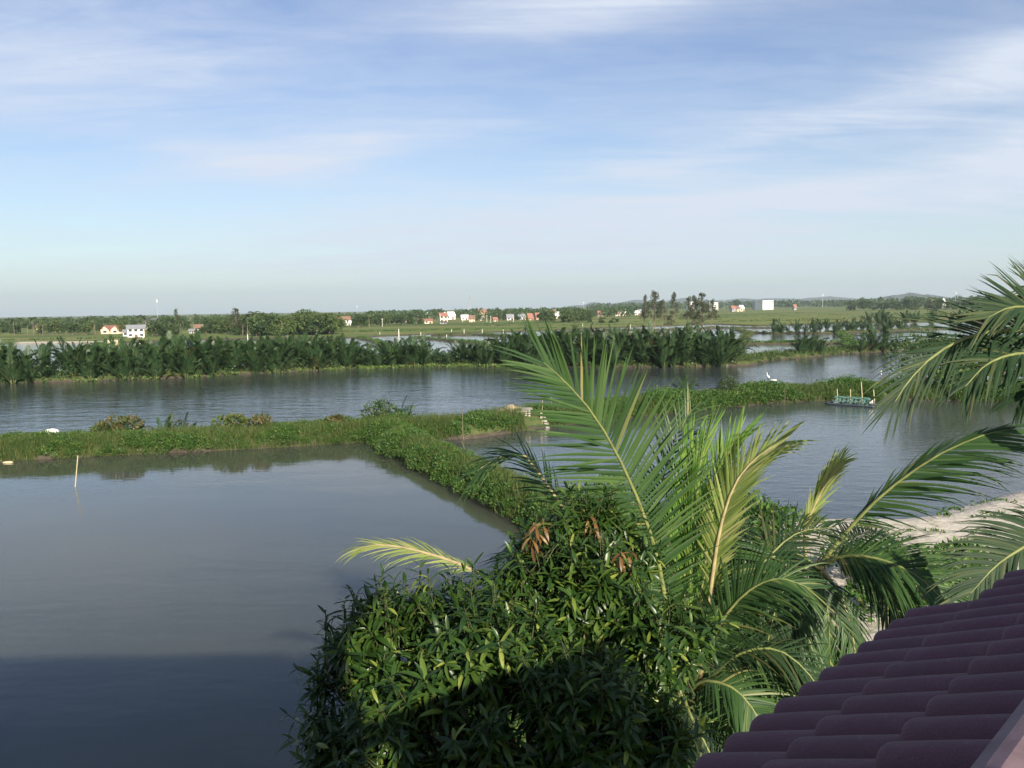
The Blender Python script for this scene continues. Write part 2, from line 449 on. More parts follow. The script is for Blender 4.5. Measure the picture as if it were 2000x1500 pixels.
def ground_mat():
    m, nt, out = mat_new('ground')
    p = nt.nodes.new('ShaderNodeBsdfPrincipled')
    def attr(nm):
        a = nt.nodes.new('ShaderNodeAttribute'); a.attribute_name = nm; return a.outputs['Fac']
    g = nt.nodes.new('ShaderNodeNewGeometry')
    sp = nt.nodes.new('ShaderNodeSeparateXYZ'); nt.links.new(g.outputs['Position'], sp.inputs[0])
    n_s, n_m, n_l = noise(nt, 2.2, 6, 0.65), noise(nt, 0.35, 4, 0.6), noise(nt, 0.035, 4, 0.6)
    mud = ramp(nt, n_s, [(0.3, (0.050, 0.042, 0.032)), (0.7, (0.095, 0.080, 0.060))])
    grass = ramp(nt, n_s, [(0.3, (0.050, 0.075, 0.024)), (0.55, (0.085, 0.105, 0.036)), (0.75, (0.13, 0.12, 0.055))])
    sand = ramp(nt, n_s, [(0.28, (0.34, 0.30, 0.24)), (0.5, (0.52, 0.47, 0.39)), (0.75, (0.62, 0.57, 0.48))])
    tuft = ramp(nt, noise(nt, 1.3, 5, 0.7), [(0.56, (0, 0, 0)), (0.66, (1, 1, 1))])
    sand = mixcol(nt, nmath(nt, 'MULTIPLY', tuft, 0.55), sand, (0.10, 0.12, 0.05))
    # paddies: plots of slightly different green
    t = nt.nodes.new('ShaderNodeTexCoord')
    mp = nt.nodes.new('ShaderNodeMapping'); mp.inputs['Scale'].default_value = (0.012, 0.030, 1); mp.inputs['Rotation'].default_value = (0, 0, 0.12)
    nt.links.new(t.outputs['Object'], mp.inputs[0])
    vo = nt.nodes.new('ShaderNodeTexVoronoi'); vo.inputs['Scale'].default_value = 1.0; vo.distance = 'CHEBYCHEV'
    nt.links.new(mp.outputs[0], vo.inputs['Vector'])
    sc = nt.nodes.new('ShaderNodeSeparateColor'); nt.links.new(vo.outputs['Color'], sc.inputs[0])
    padd = ramp(nt, sc.outputs[0], [(0.0, (0.085, 0.125, 0.035)), (0.35, (0.125, 0.165, 0.045)), (0.7, (0.165, 0.19, 0.055)), (1.0, (0.19, 0.18, 0.075))])
    padd = mixcol(nt, 1.0, padd, ramp(nt, noise(nt, 0.25, 5, 0.7, stretch=(0.4, 1.4, 1)), [(0.25, (0.72, 0.72, 0.72)), (0.75, (1.25, 1.25, 1.2))]), 'MULTIPLY')
    padd = mixcol(nt, nmath(nt, 'MULTIPLY', ramp(nt, n_l, [(0.58, (0, 0, 0)), (0.68, (1, 1, 1))]), 0.4), padd, (0.15, 0.12, 0.07))
    c = mixcol(nt, attr('field'), grass, padd)
    c = mixcol(nt, attr('sand'), c, sand)
    hgt = nmath(nt, 'ADD', sp.outputs[2], nmath(nt, 'MULTIPLY', nmath(nt, 'SUBTRACT', n_s, 0.5), 0.3))
    c = mixcol(nt, ramp(nt, hgt, [(0.16, (1, 1, 1)), (0.30, (0, 0, 0))]), c, mixcol(nt, nmath(nt, 'MULTIPLY', attr('sand'), 0.7), mud, sand))
    nt.links.new(c, p.inputs['Base Color'])
    p.inputs['Roughness'].default_value = 0.95
    p.inputs['Specular IOR Level'].default_value = 0.15
    b = nt.nodes.new('ShaderNodeBump'); b.inputs['Strength'].default_value = 0.7; b.inputs['Distance'].default_value = 0.12
    nt.links.new(n_s, b.inputs['Height']); nt.links.new(b.outputs[0], p.inputs['Normal'])
    nt.links.new(p.outputs[0], out.inputs['Surface'])
    return m
M_GROUND = ground_mat()

# ------------------------------------------------------------------ ground, banks and water
def gpts(px, dy=0.0): return [(G(x, y).x, G(x, y).y + dy) for x, y in px]
MID = gpts([(-420, 925), (-150, 910), (0, 900), (250, 888), (500, 876), (690, 864), (900, 857), (1040, 836), (1250, 812), (1500, 787), (1700, 780), (2000, 784), (2300, 800)], 1.9)
DIAG = [(-7.6, 53.2), (-6.0, 48.5), (-3.9, 43.9), (-0.9, 37.4), (1.4, 32.0), (2.5, 28.0)]
FARB = gpts([(-420, 768), (-100, 752), (0, 749), (100, 747), (300, 740), (500, 729), (700, 719), (830, 715), (1000, 715), (1200, 718), (1440, 715), (1475, 706), (1540, 701), (1620, 693), (1745, 685), (1850, 677), (2000, 669), (2300, 655)], 3.2)
POND_DIKES = [gpts([(812, 660), (890, 667), (985, 676), (1060, 690)]), gpts([(848, 656), (930, 654.5), (1000, 657.5), (1075, 664)]),
              gpts([(1440, 672), (1545, 671.5), (1640, 671.5), (1700, 676)]), gpts([(1470, 651), (1600, 652), (1700, 648), (1830, 643), (2000, 642)]),
              gpts([(1100, 651), (1200, 646), (1300, 645), (1400, 641), (1500, 641)]), gpts([(1060, 660), (1200, 655), (1300, 652)]),
              gpts([(700, 660), (735, 668), (770, 690)]), gpts([(195, 672), (205, 690), (215, 720)]), gpts([(-60, 674), (-80, 700), (-60, 735)]),
              gpts([(470, 668), (440, 690), (430, 715)]), gpts([(1640, 652), (1655, 662), (1665, 690)]), gpts([(1440, 645), (1465, 652), (1440, 672), (1440, 700)])]
FIELD_EDGE = gpts([(-600, 672), (-200, 672), (0, 672), (210, 670.5), (400, 663), (560, 660), (680, 660), (760, 656), (850, 652.5), (1000, 648), (1130, 643), (1260, 638), (1400, 633.5), (1480, 637), (1640, 631.5), (1830, 629), (2100, 627), (2700, 622)])
LAND = [(-40, -40), (-16, -12), (-8, 0), (-4.6, 6), (-3.0, 11), (-2.4, 16), (-1.6, 22), (-0.7, 27), (0.2, 30.3), (2.6, 33.0), (5.5, 32), (9, 30.6), (12.6, 30.2), (14.6, 31.3), (21, 35.6), (32, 43), (60, 58), (140, 75), (140, -40)]

def poly_dist(x, y, pts):
    d = np.full(x.shape, 1e9)
    for (x0, y0), (x1, y1) in zip(pts[:-1], pts[1:]):
        dx, dy = x1 - x0, y1 - y0
        t = np.clip(((x - x0) * dx + (y - y0) * dy) / (dx * dx + dy * dy), 0, 1)
        d = np.minimum(d, np.hypot(x - x0 - t * dx, y - y0 - t * dy))
    return d

def inside(x, y, poly):
    r = np.zeros(x.shape, bool)
    for (x0, y0), (x1, y1) in zip(poly, poly[1:] + poly[:1]):
        c = ((y0 > y) != (y1 > y)) & (x < (x1 - x0) * (y - y0) / (y1 - y0 + 1e-12) + x0)
        r ^= c
    return r

BED = -0.8
def sm(t): t = np.clip(t, 0, 1); return t * t * (3 - 2 * t)
FEX, FEY = [p[0] for p in FIELD_EDGE], [p[1] for p in FIELD_EDGE]
def height(x, y, full=False):
    x = np.asarray(x, float); y = np.asarray(y, float)
    wob = fbm(x * 0.35, y * 0.35, 3) * 1.6
    h = np.full(x.shape, BED)
    def dike(pts, hw, top, run):
        d = poly_dist(x, y, pts) + wob * min(1, hw * 0.35)
        return BED + (top - BED) * sm(1 - (d - hw) / run)
    near = (y < 90)
    h = np.maximum(h, dike(MID, 0.95, 0.75, 2.2)); h = np.maximum(h, dike(DIAG, 0.4, 0.8, 1.7))
    h = np.maximum(h, dike(FARB, 2.2, 0.55, 2.2))
    for k, p in enumerate(POND_DIKES): h = np.maximum(h, dike(p, 0.7, 0.45, 1.6))
    sd = poly_dist(x, y, LAND + LAND[:1]) * np.where(inside(x, y, LAND), 1, -1) + wob * 0.5
    land = BED + (1.05 - BED) * sm((sd + 1.6) / 4.5)
    land = np.where(sd > 2, land + 0.25 * fbm(x * 0.12, y * 0.12, 9), land)
    h = np.maximum(h, land)
    fd = y - np.interp(x, FEX, FEY) + wob * 2.0
    fld = BED + (0.5 - BED) * sm((fd + 1.5) / 4.0)
    h = np.maximum(h, fld)
    h = h + np.where(h > -0.1, 0.10 * fbm(x * 1.1, y * 1.1, 5), 0)
    if not full: return h
    sand = sm((sd - 0.3) / 1.2) * sm((x - 5.5 + 2.5 * fbm(x * .3, y * .3, 21)) / 2.0)
    sand = np.maximum(sand, sm((fd + 3.5) / 2) * sm((7 - fd) / 3) * sm((x + 150) / 4) * sm((-116 - x) / 6) * 0.8)
    return h, np.clip(sand, 0, 1), sm(fd / 6.0)

ys = np.concatenate([np.arange(-40, 0, 2.0), np.arange(0, 24, 0.6), np.arange(24, 84, 0.36), np.arange(84, 190, 0.8), np.arange(190, 380, 1.6), 380 * 1.07 ** np.arange(0, 43)])
ts = np.linspace(-1.05, 1.05, 560)
GY, GT = np.meshgrid(ys, ts, indexing='ij')
GX = GT * (np.maximum(GY, 0) * 0.92 + 48) 
HZ, SA, FI = height(GX, GY, True)
nr, nc = GX.shape
idx = np.arange(nr * nc).reshape(nr, nc)
quads = np.stack([idx[:-1, :-1], idx[:-1, 1:], idx[1:, 1:], idx[1:, :-1]], -1).reshape(-1, 4)
me = np_mesh('ground', np.stack([GX, GY, HZ], -1).reshape(-1, 3), quads, M_GROUND, True)
for nm, arr in (('sand', SA), ('field', FI)):
    a = me.attributes.new(nm, 'FLOAT', 'POINT'); a.data.foreach_set('value', arr.astype(np.float32).ravel())
tag(link('ground', me), kind='structure')

def HT(x, y): return float(height(np.array([x]), np.array([y]))[0])

def sheet(name, pts, mat):
    me = bpy.data.meshes.new(name)
    me.from_pydata([(x, y, 0.0) for x, y in pts], [], [tuple(range(len(pts)))])
    me.materials.append(mat); me.update()
    if me.polygons[0].normal.z < 0: me.flip_normals()
    return tag(link(name, me), kind='structure')

iJ = 5                                        # the diagonal bank meets the middle bank here
left_mid = [p for p in MID if p[0] < -7.7]; right_mid = [p for p in MID if p[0] >= -7.7]
junction = (-7.7, 53.6)
sheet('pond', left_mid + [junction] + DIAG[1:] + [(2.5, 10), (2.5, -38), (-70, -38), (-70, 30)], M_CALM)
sheet('pond', [junction] + right_mid + [(140, 60), (60, 20), (2.5, 10)] + DIAG[:0:-1], M_POND)
sheet('river', left_mid + [junction] + right_mid + FARB[::-1], M_RIVER)
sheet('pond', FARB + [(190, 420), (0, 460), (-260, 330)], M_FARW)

# ------------------------------------------------------------------ leaf clouds
def unit(v): return v / (np.linalg.norm(v, axis=-1, keepdims=True) + 1e-9)

def leaves(C, D, size, width=0.42, fold=0.0):
    """diamond blades: centre C, direction D, length size -> verts, faces"""
    n = len(C)
    D = unit(D)
    R = unit(RNG.normal(size=(n, 3)))
    W = unit(np.cross(D, R))
    s = size[:, None]
    V = np.empty((n, 4, 3))
    V[:, 0] = C - D * s * 0.5
    V[:, 2] = C + D * s * 0.5
    V[:, 1] = C + W * s * width * 0.5
    V[:, 3] = C - W * s * width * 0.5
    return V.reshape(-1, 3), np.arange(n * 4).reshape(n, 4)

def shell(n, c, r, low=-0.25, thick=0.28):
    """n random points near the upper shell of an ellipsoid, with outward normals"""
    d = unit(RNG.normal(size=(n * 2, 3)))
    d = d[d[:, 2] > low][:n]
    while len(d) < n:
        e = unit(RNG.normal(size=(n, 3))); d = np.concatenate([d, e[e[:, 2] > low]])[:n]
    k = 1 - thick * RNG.random((n, 1)) ** 1.5
    return np.asarray(c) + d * np.asarray(r) * k, d

class Cloud:
    def __init__(self): self.V, self.F, self.n = [], [], 0
    def add(self, V, Fc):
        self.V.append(V); self.F.append(Fc + self.n); self.n += len(V)
    def lump(self, c, r, n, size, low=-0.2, up=0.35, width=0.45, jit=0.35):
        P, Nn = shell(n, c, r, low)
        D = Nn + np.array([0, 0, up]) + RNG.normal(size=P.shape) * 0.7
        self.add(*leaves(P, D, size * (0.6 + 0.8 * RNG.random(n)), width))
    def blades(self, P, hgt, wid, lean=0.35):
        """upright grass blades: thin triangles given as degenerate-free quads"""
        n = len(P)
        D = np.stack([RNG.normal(size=n) * lean, RNG.normal(size=n) * lean, np.ones(n)], -1)
        D = unit(D)
        h = (hgt * (0.5 + RNG.random(n)))[:, None]
        a = RNG.random(n) * 2 * PI
        W = np.stack([np.cos(a), np.sin(a), np.zeros(n)], -1) * wid
        V = np.empty((n, 4, 3))
        V[:, 0] = P - W; V[:, 1] = P + W
        V[:, 2] = P + D * h + W * 0.2; V[:, 3] = P + D * h - W * 0.2
        self.add(V.reshape(-1, 3), np.arange(n * 4).reshape(n, 4))
    def mesh(self, name, mat):
        return np_mesh(name, np.concatenate(self.V), np.concatenate(self.F), mat)
    def build(self, name, mat, parent=None):
        return link(name, self.mesh(name, mat), parent)

def along(pts, n, lateral):
    """n random points along a polyline, with a sideways offset drawn from lateral(n)"""
    P = np.array(pts); seg = np.diff(P, axis=0); L = np.hypot(*seg.T); cum = np.concatenate([[0], np.cumsum(L)])
    s = RNG.random(n) * cum[-1]
    k = np.clip(np.searchsorted(cum, s) - 1, 0, len(L) - 1)
    u = (s - cum[k]) / L[k]
    q = P[k] + seg[k] * u[:, None]
    nrm = np.stack([-seg[k][:, 1], seg[k][:, 0]], -1) / L[k][:, None]
    return q + nrm * lateral(n)[:, None]

SLUICE = G(1040, 834)
def bank_cover(name, label, pts, n_lump, r, leaf, per, half, mat, cat='ground cover', zlo=0.12, hmul=0.62):
    c = Cloud()
    P = along(pts, n_lump, lambda n: (RNG.random(n) * 2 - 1) * half)
    z = height(P[:, 0], P[:, 1])
    for (x, y), h in zip(P, z):
        if h < zlo or (abs(x - SLUICE.x) < 1.25 and SLUICE.y - 2 < y < SLUICE.y + 1.6): continue
        q = 0.38 + 1.35 * float(vnoise(x * 0.5, y * 0.5, 33)) ** 1.3
        rr = r * q * random.uniform(0.75, 1.25)
        c.lump((x, y, h - 0.05), (rr, rr, rr * hmul * random.uniform(0.8, 1.3)), int(per * q), leaf)
    return tag(c.build(name, mat), label, cat, kind='stuff')

def bank_grass(name, label, pts, n, hgt, wid, half, mat, zlo=-0.10):
    c = Cloud()
    P = along(pts, n, lambda k: (RNG.random(k) * 2 - 1) * half)
    z = height(P[:, 0], P[:, 1])
    m = z > zlo
    Q = np.column_stack([P[m], np.maximum(z[m], -0.05) - 0.03])
    dens = vnoise(Q[:, 0] * 0.6, Q[:, 1] * 0.6, 44)
    Q = Q[(dens > 0.25) & ~((np.abs(Q[:, 0] - SLUICE.x - .2) < 0.8) & (np.abs(Q[:, 1] - SLUICE.y) < 1.6))]
    c.blades(Q, hgt, wid)
    return tag(c.build(name, mat), label, 'grass', kind='stuff')

MIDL, MIDC, MIDR = MID[1:6], MID[5:9], MID[8:]
bank_cover('creeper_cover', 'green creeper covering the middle bank left of the bank junction', MIDL, 420, 0.55, 0.115, 330, 2.0, M_CREEP)
bank_grass('bank_grass', 'olive grass fringing the middle bank beside the left pond', MIDL, 70000, 0.42, 0.016, 3.0, M_GRASSY)
bank_cover('creeper_cover', 'green creeper on the middle bank around the sluice', MIDC, 520, 0.62, 0.12, 330, 2.1, M_CREEP)
bank_grass('bank_grass', 'tall pale grass at the foot of the bank beside the sluice', MIDC, 42000, 0.55, 0.016, 3.0, M_GRASSY)
bank_cover('creeper_cover', 'thick green creeper along the bank behind the paddlewheel aerator', MIDR, 820, 0.92, 0.15, 320, 2.1, M_CREEP)
bank_grass('bank_grass', 'yellowish grass at the water line behind the paddlewheel aerator', MIDR, 46000, 0.5, 0.02, 3.1, M_GRASSY)
bank_cover('creeper_cover', 'green creeper over the diagonal bank between the two ponds', DIAG, 420, 0.46, 0.10, 420, 1.25, M_CREEP)
bank_grass('bank_grass', 'low grass on the sides of the diagonal bank', DIAG, 30000, 0.40, 0.014, 2.0, M_GRASSY)
bank_cover('bank_scrub', 'low scrub on the far river bank under the nipa palms', FARB, 1100, 0.7, 0.26, 70, 4.2, M_TREE_A, zlo=-0.12)
bank_grass('bank_grass', 'dry grass along the far river bank', FARB, 16000, 0.6, 0.05, 3.6, M_GRASSY)
for k, p in enumerate(POND_DIKES):
    cl = Cloud()
    Q = along(p, 90, lambda n: (RNG.random(n) * 2 - 1) * 1.1)
    zz = height(Q[:, 0], Q[:, 1])
    for (x, y), h in zip(Q, zz):
        if h > 0.1: cl.lump((x, y, h), (0.8, 0.6, 0.35), 26, 0.32)
    if cl.n:
        where = ['nearest low pond bank in the middle', 'second low pond bank in the middle', 'dark bank across the right far pond', 'long thin bank behind the right far pond', 'thin bank at the field edge', 'short bank behind the dense nipa', 'short bank beside the round nipa clump', 'bank below the thatched hut', 'bank at the left edge of the picture', 'bank hidden behind the left nipa row', 'bank joining the two right far ponds', 'grassy spit beside the right far pond'][k]
        tag(cl.build('bank_weeds', M_GRASSY if k in (3, 11, 4) else M_CREEP), 'low weeds on the ' + where, 'weeds', kind='stuff')
# dark undergrowth that fills the foot of the palm rows
cl = Cloud()
for i in range(520):
    px = random.choice([random.uniform(-80, 92), random.uniform(120, 690), random.uniform(120, 690), random.uniform(985, 1455), random.uniform(985, 1455), random.uniform(740, 975)])
    g = G(px, np.interp(px, [-420, -100, 0, 100, 300, 500, 700, 830, 1000, 1200, 1440, 1475], [768, 752, 749, 747, 740, 729, 719, 715, 715, 718, 715, 706]))
    r = random.uniform(.8, 1.3)
    y = g.y + random.uniform(0.3, 4.5)
    cl.lump((g.x, y, 0.5), (r, r * .8, random.uniform(.9, 2.0)), 60, 0.34, -0.5)
tag(cl.build('undergrowth', M_NIPA), 'dark undergrowth at the foot of the nipa palm rows', 'undergrowth', kind='stuff')
# water plants along the far bank
cl = Cloud()
for i in range(420):
    px = random.uniform(640, 1040) if i < 330 else random.uniform(150, 640)
    edge = np.interp(px, [100, 300, 500, 700, 830, 1000, 1200], [746, 739, 728, 718, 714, 714, 716])
    g = G(px, edge - random.uniform(-1.5, 3.5) + random.uniform(0, 1.5))
    cl.lump((g.x, g.y, 0.02), (0.8, 0.7, 0.34), 26, 0.26)
tag(cl.build('water_plants', M_HYAC), 'bright green water plants floating along the far river bank', 'water plants', kind='stuff')

# ------------------------------------------------------------------ nipa palms
def frond_strip(pts, radii, mat, name, nleaf, L, ang0, ang1, nrm, t0=0.15, droop=0.15, wid=0.03, prof=None, vee=0.25, nseg=2):
    """one frond: rib + leaflets in ONE mesh (far palms)"""
    b = MB()
    P = spline(pts, 40)
    b.tube([P[0], P[10], P[20], P[30], P[39]], radii, 4)
    for i in range(nleaf):
        t = t0 + (1 - t0) * (i + 0.5) / nleaf
        k = min(int(t * 39), 38)
        T = (P[k + 1] - P[k]).normalized()
        N = (Vector(nrm) - T * Vector(nrm).dot(T)).normalized()
        S = T.cross(N)
        p = P[k]
        ll = L * (prof(t) if prof else math.sin(PI * min(1, 0.25 + 0.68 * t)) ** 0.7)
        a = ang0 + (ang1 - ang0) * t
        for s in (-1, 1):
            d = (T * math.cos(a) + (S * s * math.cos(vee) + N * math.sin(vee)) * math.sin(a))
            d = (d + Vector((random.gauss(0, .06), random.gauss(0, .06), random.gauss(0, .06)))).normalized()
            w = d.cross(N).normalized() * wid * 0.5
            l2 = ll * random.uniform(0.85, 1.1)
            m1 = p + d * l2 * 0.45
            tip = p + d * l2 + Vector((0, 0, -droop * l2))
            b.add([p, m1 + w, tip, m1 - w], [(0, 1, 2, 3)])
    return b.mesh(name, mat)

NIPA_MESH = []
for k in range(5):
    bend = [0.10, 0.22, 0.36, 0.52, 0.72][k]
    pts = [(0, 0, 0), (bend * 0.10, 0, 0.28), (bend * 0.30, 0, 0.55), (bend * 0.62, 0, 0.80), (bend, 0, 1.0 - bend * 0.22)]
    NIPA_MESH.append(frond_strip(pts, [0.011, 0.009, 0.007, 0.005, 0.002], M_NIPA, 'nipa_frond', 58, 0.24, 0.95, 0.30, (-1, 0.0, 0.35), 0.14, 0.12, 0.017))
NIPA_DRY = NIPA_MESH[4].copy(); NIPA_DRY.materials.clear(); NIPA_DRY.materials.append(M_DRYPLANT)
STEM_MESH = MB()
for q in range(7):
    a = q * 2.4
    STEM_MESH.tube([(0.03 * math.cos(a), 0.03 * math.sin(a), -0.06), (0.06 * math.cos(a), 0.06 * math.sin(a), 0.10), (0.09 * math.cos(a), 0.09 * math.sin(a), 0.2)], [0.016, 0.012, 0.006], 5)
STEM_MESH = STEM_MESH.mesh('stem_base', M_NIPA_STEM, True)

def nipa(x, y, z, hgt, n, label, group=None, spread=1.0, dry=0.02, name='nipa_palm', cat='palm', mats=None):
    hgt *= 0.84 if name == 'nipa_palm' else 1.35
    root = empty(name, (x, y, z), random.uniform(0, 6.28), 1.0)
    tag(root, label, cat, group)
    link('stem_base', STEM_MESH, root, Matrix.Scale(hgt, 4))
    for i in range(n):
        u = (i + random.random()) / n
        k = min(4, int(u * 5 * random.uniform(0.7, 1.15)))
        az = i * 2.39996 + random.uniform(-0.3, 0.3)
        lean = spread * (0.05 + 0.42 * u) * random.uniform(0.6, 1.3)
        s = hgt * random.uniform(0.72, 1.15) * (1.0 - 0.12 * u)
        M = Matrix.Rotation(az, 4, 'Z') @ Matrix.Rotation(lean, 4, 'Y') @ Matrix.Rotation(random.uniform(-.9, .9), 4, 'Z') @ Matrix.Scale(s, 4)
        M = Matrix.Translation((0.05 * hgt * math.cos(az), 0.05 * hgt * math.sin(az), 0)) @ M
        link('frond', NIPA_DRY if random.random() < dry else NIPA_MESH[k], root, M)
    return root

def bank_px(px): return np.interp(px, [-420, -100, 0, 100, 300, 500, 700, 830, 1000, 1200, 1440, 1475, 1540, 1620, 1745, 1850, 2000], [768, 752, 749, 747, 740, 729, 719, 715, 715, 718, 715, 706, 701, 693, 685, 677, 669])
GL, GR = 'nipa palms in the row along the left half of the far river bank', 'nipa palms in the dense dark row on the far river bank behind the coconut frond'
ORD = ['leftmost', 'second', 'third', 'fourth', 'fifth', 'sixth', 'seventh', 'eighth', 'ninth', 'tenth', 'eleventh', 'twelfth', 'thirteenth', 'fourteenth', 'fifteenth', 'sixteenth', 'seventeenth', 'eighteenth']
def nipa_row(x0, x1, step, h0, h1, label, group, back=(-1.2, 3.0), nf=(16, 20), gaps=()):
    px = x0; spots = []
    while px < x1:
        if not any(a < px < b for a, b in gaps):
            g = G(px, bank_px(px))
            dy = random.uniform(*back)
            spots.append((g.x, g.y + dy))
        px += step * random.uniform(0.75, 1.25)
    for k, (x, y) in enumerate(spots):
        lab = label.format(ORD[k])
        nipa(x, y, max(0.0, HT(x, y)) - 0.05, random.uniform(h0, h1), random.randint(*nf), lab, group)
    return
    while False:
        px += step * random.uniform(0.75, 1.25)
nipa_row(-60, 90, 17, 4.9, 5.6, '{} nipa palm in the clump at the left end of the far river bank', 'nipa palms at the left edge', gaps=((88, 120),))
for x0, x1, wh in [(118, 245, 'below the thatched hut'), (245, 390, 'below the white houses'), (390, 520, 'below the coconut palms of the grove'), (520, 690, 'below the round trees of the grove')]:
    nipa_row(x0, x1 - 5, 14, 4.3, 5.8, '{} front palm of the long nipa row ' + wh, GL)
    nipa_row(x0 + 8, x1, 24, 4.2, 5.6, '{} rear palm of the long nipa row ' + wh, GL, back=(2.0, 4.5), nf=(12, 15))
nipa_row(690, 745, 18, 3.2, 4.0, '{} lower nipa palm in the dip between the long row and the round clump', 'low nipa palms before the round clump')
nipa_row(752, 832, 15, 4.6, 5.2, '{} nipa palm in the round clump at the right end of the long left row', 'nipa palms of the round clump')
nipa_row(848, 890, 20, 2.2, 2.8, '{} small nipa palm between the round clump and the pointed clump', 'small nipa palms in the gap')
nipa_row(892, 972, 16, 3.4, 4.4, '{} nipa palm in the pointed clump standing before the far pond', 'nipa palms of the pointed clump')
for x0, x1, wh in [(988, 1110, 'left of the big coconut frond'), (1110, 1230, 'behind the big coconut frond'), (1230, 1335, 'below the left casuarinas'), (1335, 1455, 'below the right casuarinas')]:
    nipa_row(x0, x1 - 5, 15, 4.7, 5.6, '{} front palm of the dense nipa row ' + wh, GR)
    nipa_row(x0 + 8, x1, 22, 5.0, 6.3, '{} rear palm of the dense nipa row ' + wh, GR, back=(2.5, 5.0), nf=(12, 15))
for px, py, h, n, lab in [(1563, 697, 4.0, 13, 'left nipa palm of the rounded clump on the bank between the two far ponds'), (1580, 696, 4.4, 16, 'middle nipa palm of the rounded clump on the bank between the two far ponds'),
                          (1602, 695, 3.6, 12, 'right nipa palm of the rounded clump on the bank between the two far ponds'), (1684, 690, 4.0, 13, 'leftmost nipa palm of the group left of the overhanging coconut frond'),
                          (1705, 688, 4.9, 15, 'tallest nipa palm of the group left of the overhanging coconut frond'), (1728, 687, 4.6, 13, 'third nipa palm of the group left of the overhanging coconut frond'),
                          (1750, 686, 3.4, 11, 'rightmost nipa palm of the group left of the overhanging coconut frond')]:
    g = G(px, py); nipa(g.x, g.y, max(0.02, HT(g.x, g.y)) - 0.05, h, n, lab)
# the plantation of low palms at the right field edge
def low_palm_px(n, box, hh, label, group):
    for i in range(n):
        px = random.uniform(box[0], box[1]); u = (px - box[0]) / (box[1] - box[0])
        py = random.uniform(box[2], box[3]) - u * box[4]
        g = G(px, py, 0.4)
        nipa(g.x, g.y, HT(g.x, g.y) - 0.1 if HT(g.x, g.y) > 0 else -0.05, random.uniform(*hh), random.randint(8, 11), label, group)
low_palm_px(34, (1505, 1760, 641, 652, 6), (3.2, 4.8), 'low palm in the thicket behind the right far pond', 'low palms in the thicket behind the right far pond')
low_palm_px(30, (1690, 1990, 627, 634, 4), (4.6, 6.6), 'palm in the long hedge at the edge of the right field', 'palms in the hedge at the right field edge')
# young plants on the banks
for px, py, dy, h, n, lab, nm, dry in [(318, 868, 2.2, 1.35, 11, 'small nipa seedling with one raised frond, left of centre on the middle bank', 'nipa_seedling', 0.3),
                                   (345, 864, 2.6, 1.75, 12, 'tallest nipa seedling on the left part of the middle bank', 'nipa_seedling', 0.15),
                                   (290, 868, 2.6, 1.2, 10, 'reddish nipa seedling beside the tallest one on the middle bank', 'nipa_seedling', 0.5),
                                   (762, 850, 3.6, 2.0, 14, 'grey green fan of nipa fronds on the bank near the junction', 'nipa_seedling', 0.0),
                                   (780, 850, 3.8, 1.8, 12, 'shorter nipa fan just right of the grey green one near the junction', 'nipa_seedling', 0.0),
                                   (1345, 800, 3.2, 1.5, 10, 'single small palm on the bank right of the big coconut frond', 'palm_seedling', 0.0)]:
    g = G(px, py); y = g.y + dy - 1.9
    nipa(g.x, y, HT(g.x, y), h, n, lab, None, 1.5, dry, nm, 'seedling')
fern = Cloud()
def shrub(name, px, py, dy, r, n, leaf, mat, label, rz=0.8, cat='shrub', nl=5):
    g = G(px, py); x, y = g.x, g.y + dy
    z = max(0.05, HT(x, y))
    root = empty(name, (x, y, z)); tag(root, label, cat)
    c = Cloud()
    for i in range(nl):
        c.lump((random.uniform(-.55, .55) * r, random.uniform(-.4, .4) * r, r * rz * random.uniform(.35, .75)), (r * .55, r * .5, r * rz * .55), n // nl, leaf, -0.6)
    c.build('foliage', mat, root)
    b = MB()
    for i in range(4):
        a = i * 1.7
        b.tube([(0, 0, -0.1), (0.2 * r * math.cos(a), 0.2 * r * math.sin(a), r * rz * .4), (0.45 * r * math.cos(a), .4 * r * math.sin(a), r * rz * .8)], [.03 * r, .022 * r, .01 * r], 4)
    b.build('stem', M_STICK, root)
    return root
shrub('fern_clump', 205, 888, 2.5, 1.45, 500, 0.26, M_DRYPLANT, 'russet fern clump on the back of the middle bank near the white sack', 0.7)
shrub('fern_clump', 165, 890, 2.6, 1.15, 300, 0.24, M_GRASSY, 'small olive fern clump just left of the russet one', 0.7)
shrub('fern_clump', 420, 880, 2.6, 1.25, 500, 0.26, M_GRASSY, 'olive fern clump right of the nipa seedlings on the middle bank', 0.7)
shrub('fern_clump', 468, 878, 2.6, 1.15, 420, 0.24, M_DRYPLANT, 'russet fern clump right of the olive one on the middle bank', 0.75)
shrub('fern_clump', 640, 866, 2.5, 0.9, 380, 0.22, M_DRYPLANT, 'brownish fern clump just left of the bank junction', 0.7)
shrub('round_shrub', 730, 861, 2.6, 1.4, 600, 0.20, M_TREE_A, 'dark green shrub left of the nipa fan at the bank junction', 0.95)
shrub('round_shrub', 1437, 795, 1.8, 1.25, 600, 0.2, M_TREE_A, 'dark rounded shrub on the bank left of the two egrets', 1.0)
shrub('round_shrub', 1862, 783, 4.0, 4.2, 2600, 0.34, M_TREE_A, 'large dark bush at the river edge behind the overhanging coconut frond', 1.05, nl=12)
shrub('round_shrub', 1985, 783, 3.0, 4.6, 2600, 0.34, M_TREE_A, 'large bush at the right edge behind the overhanging coconut frond', 1.0, nl=12)
shrub('creeper_mound', 1900, 783, 1.0, 2.4, 1500, 0.24, M_HYAC, 'bright green creeper mound in front of the large dark bush', 0.75, 'creeper', 8)
shrub('round_shrub', 1560, 776, 3.0, 0.9, 420, 0.2, M_TREE_B, 'small light shrub on top of the bank above the aerator', 0.8)

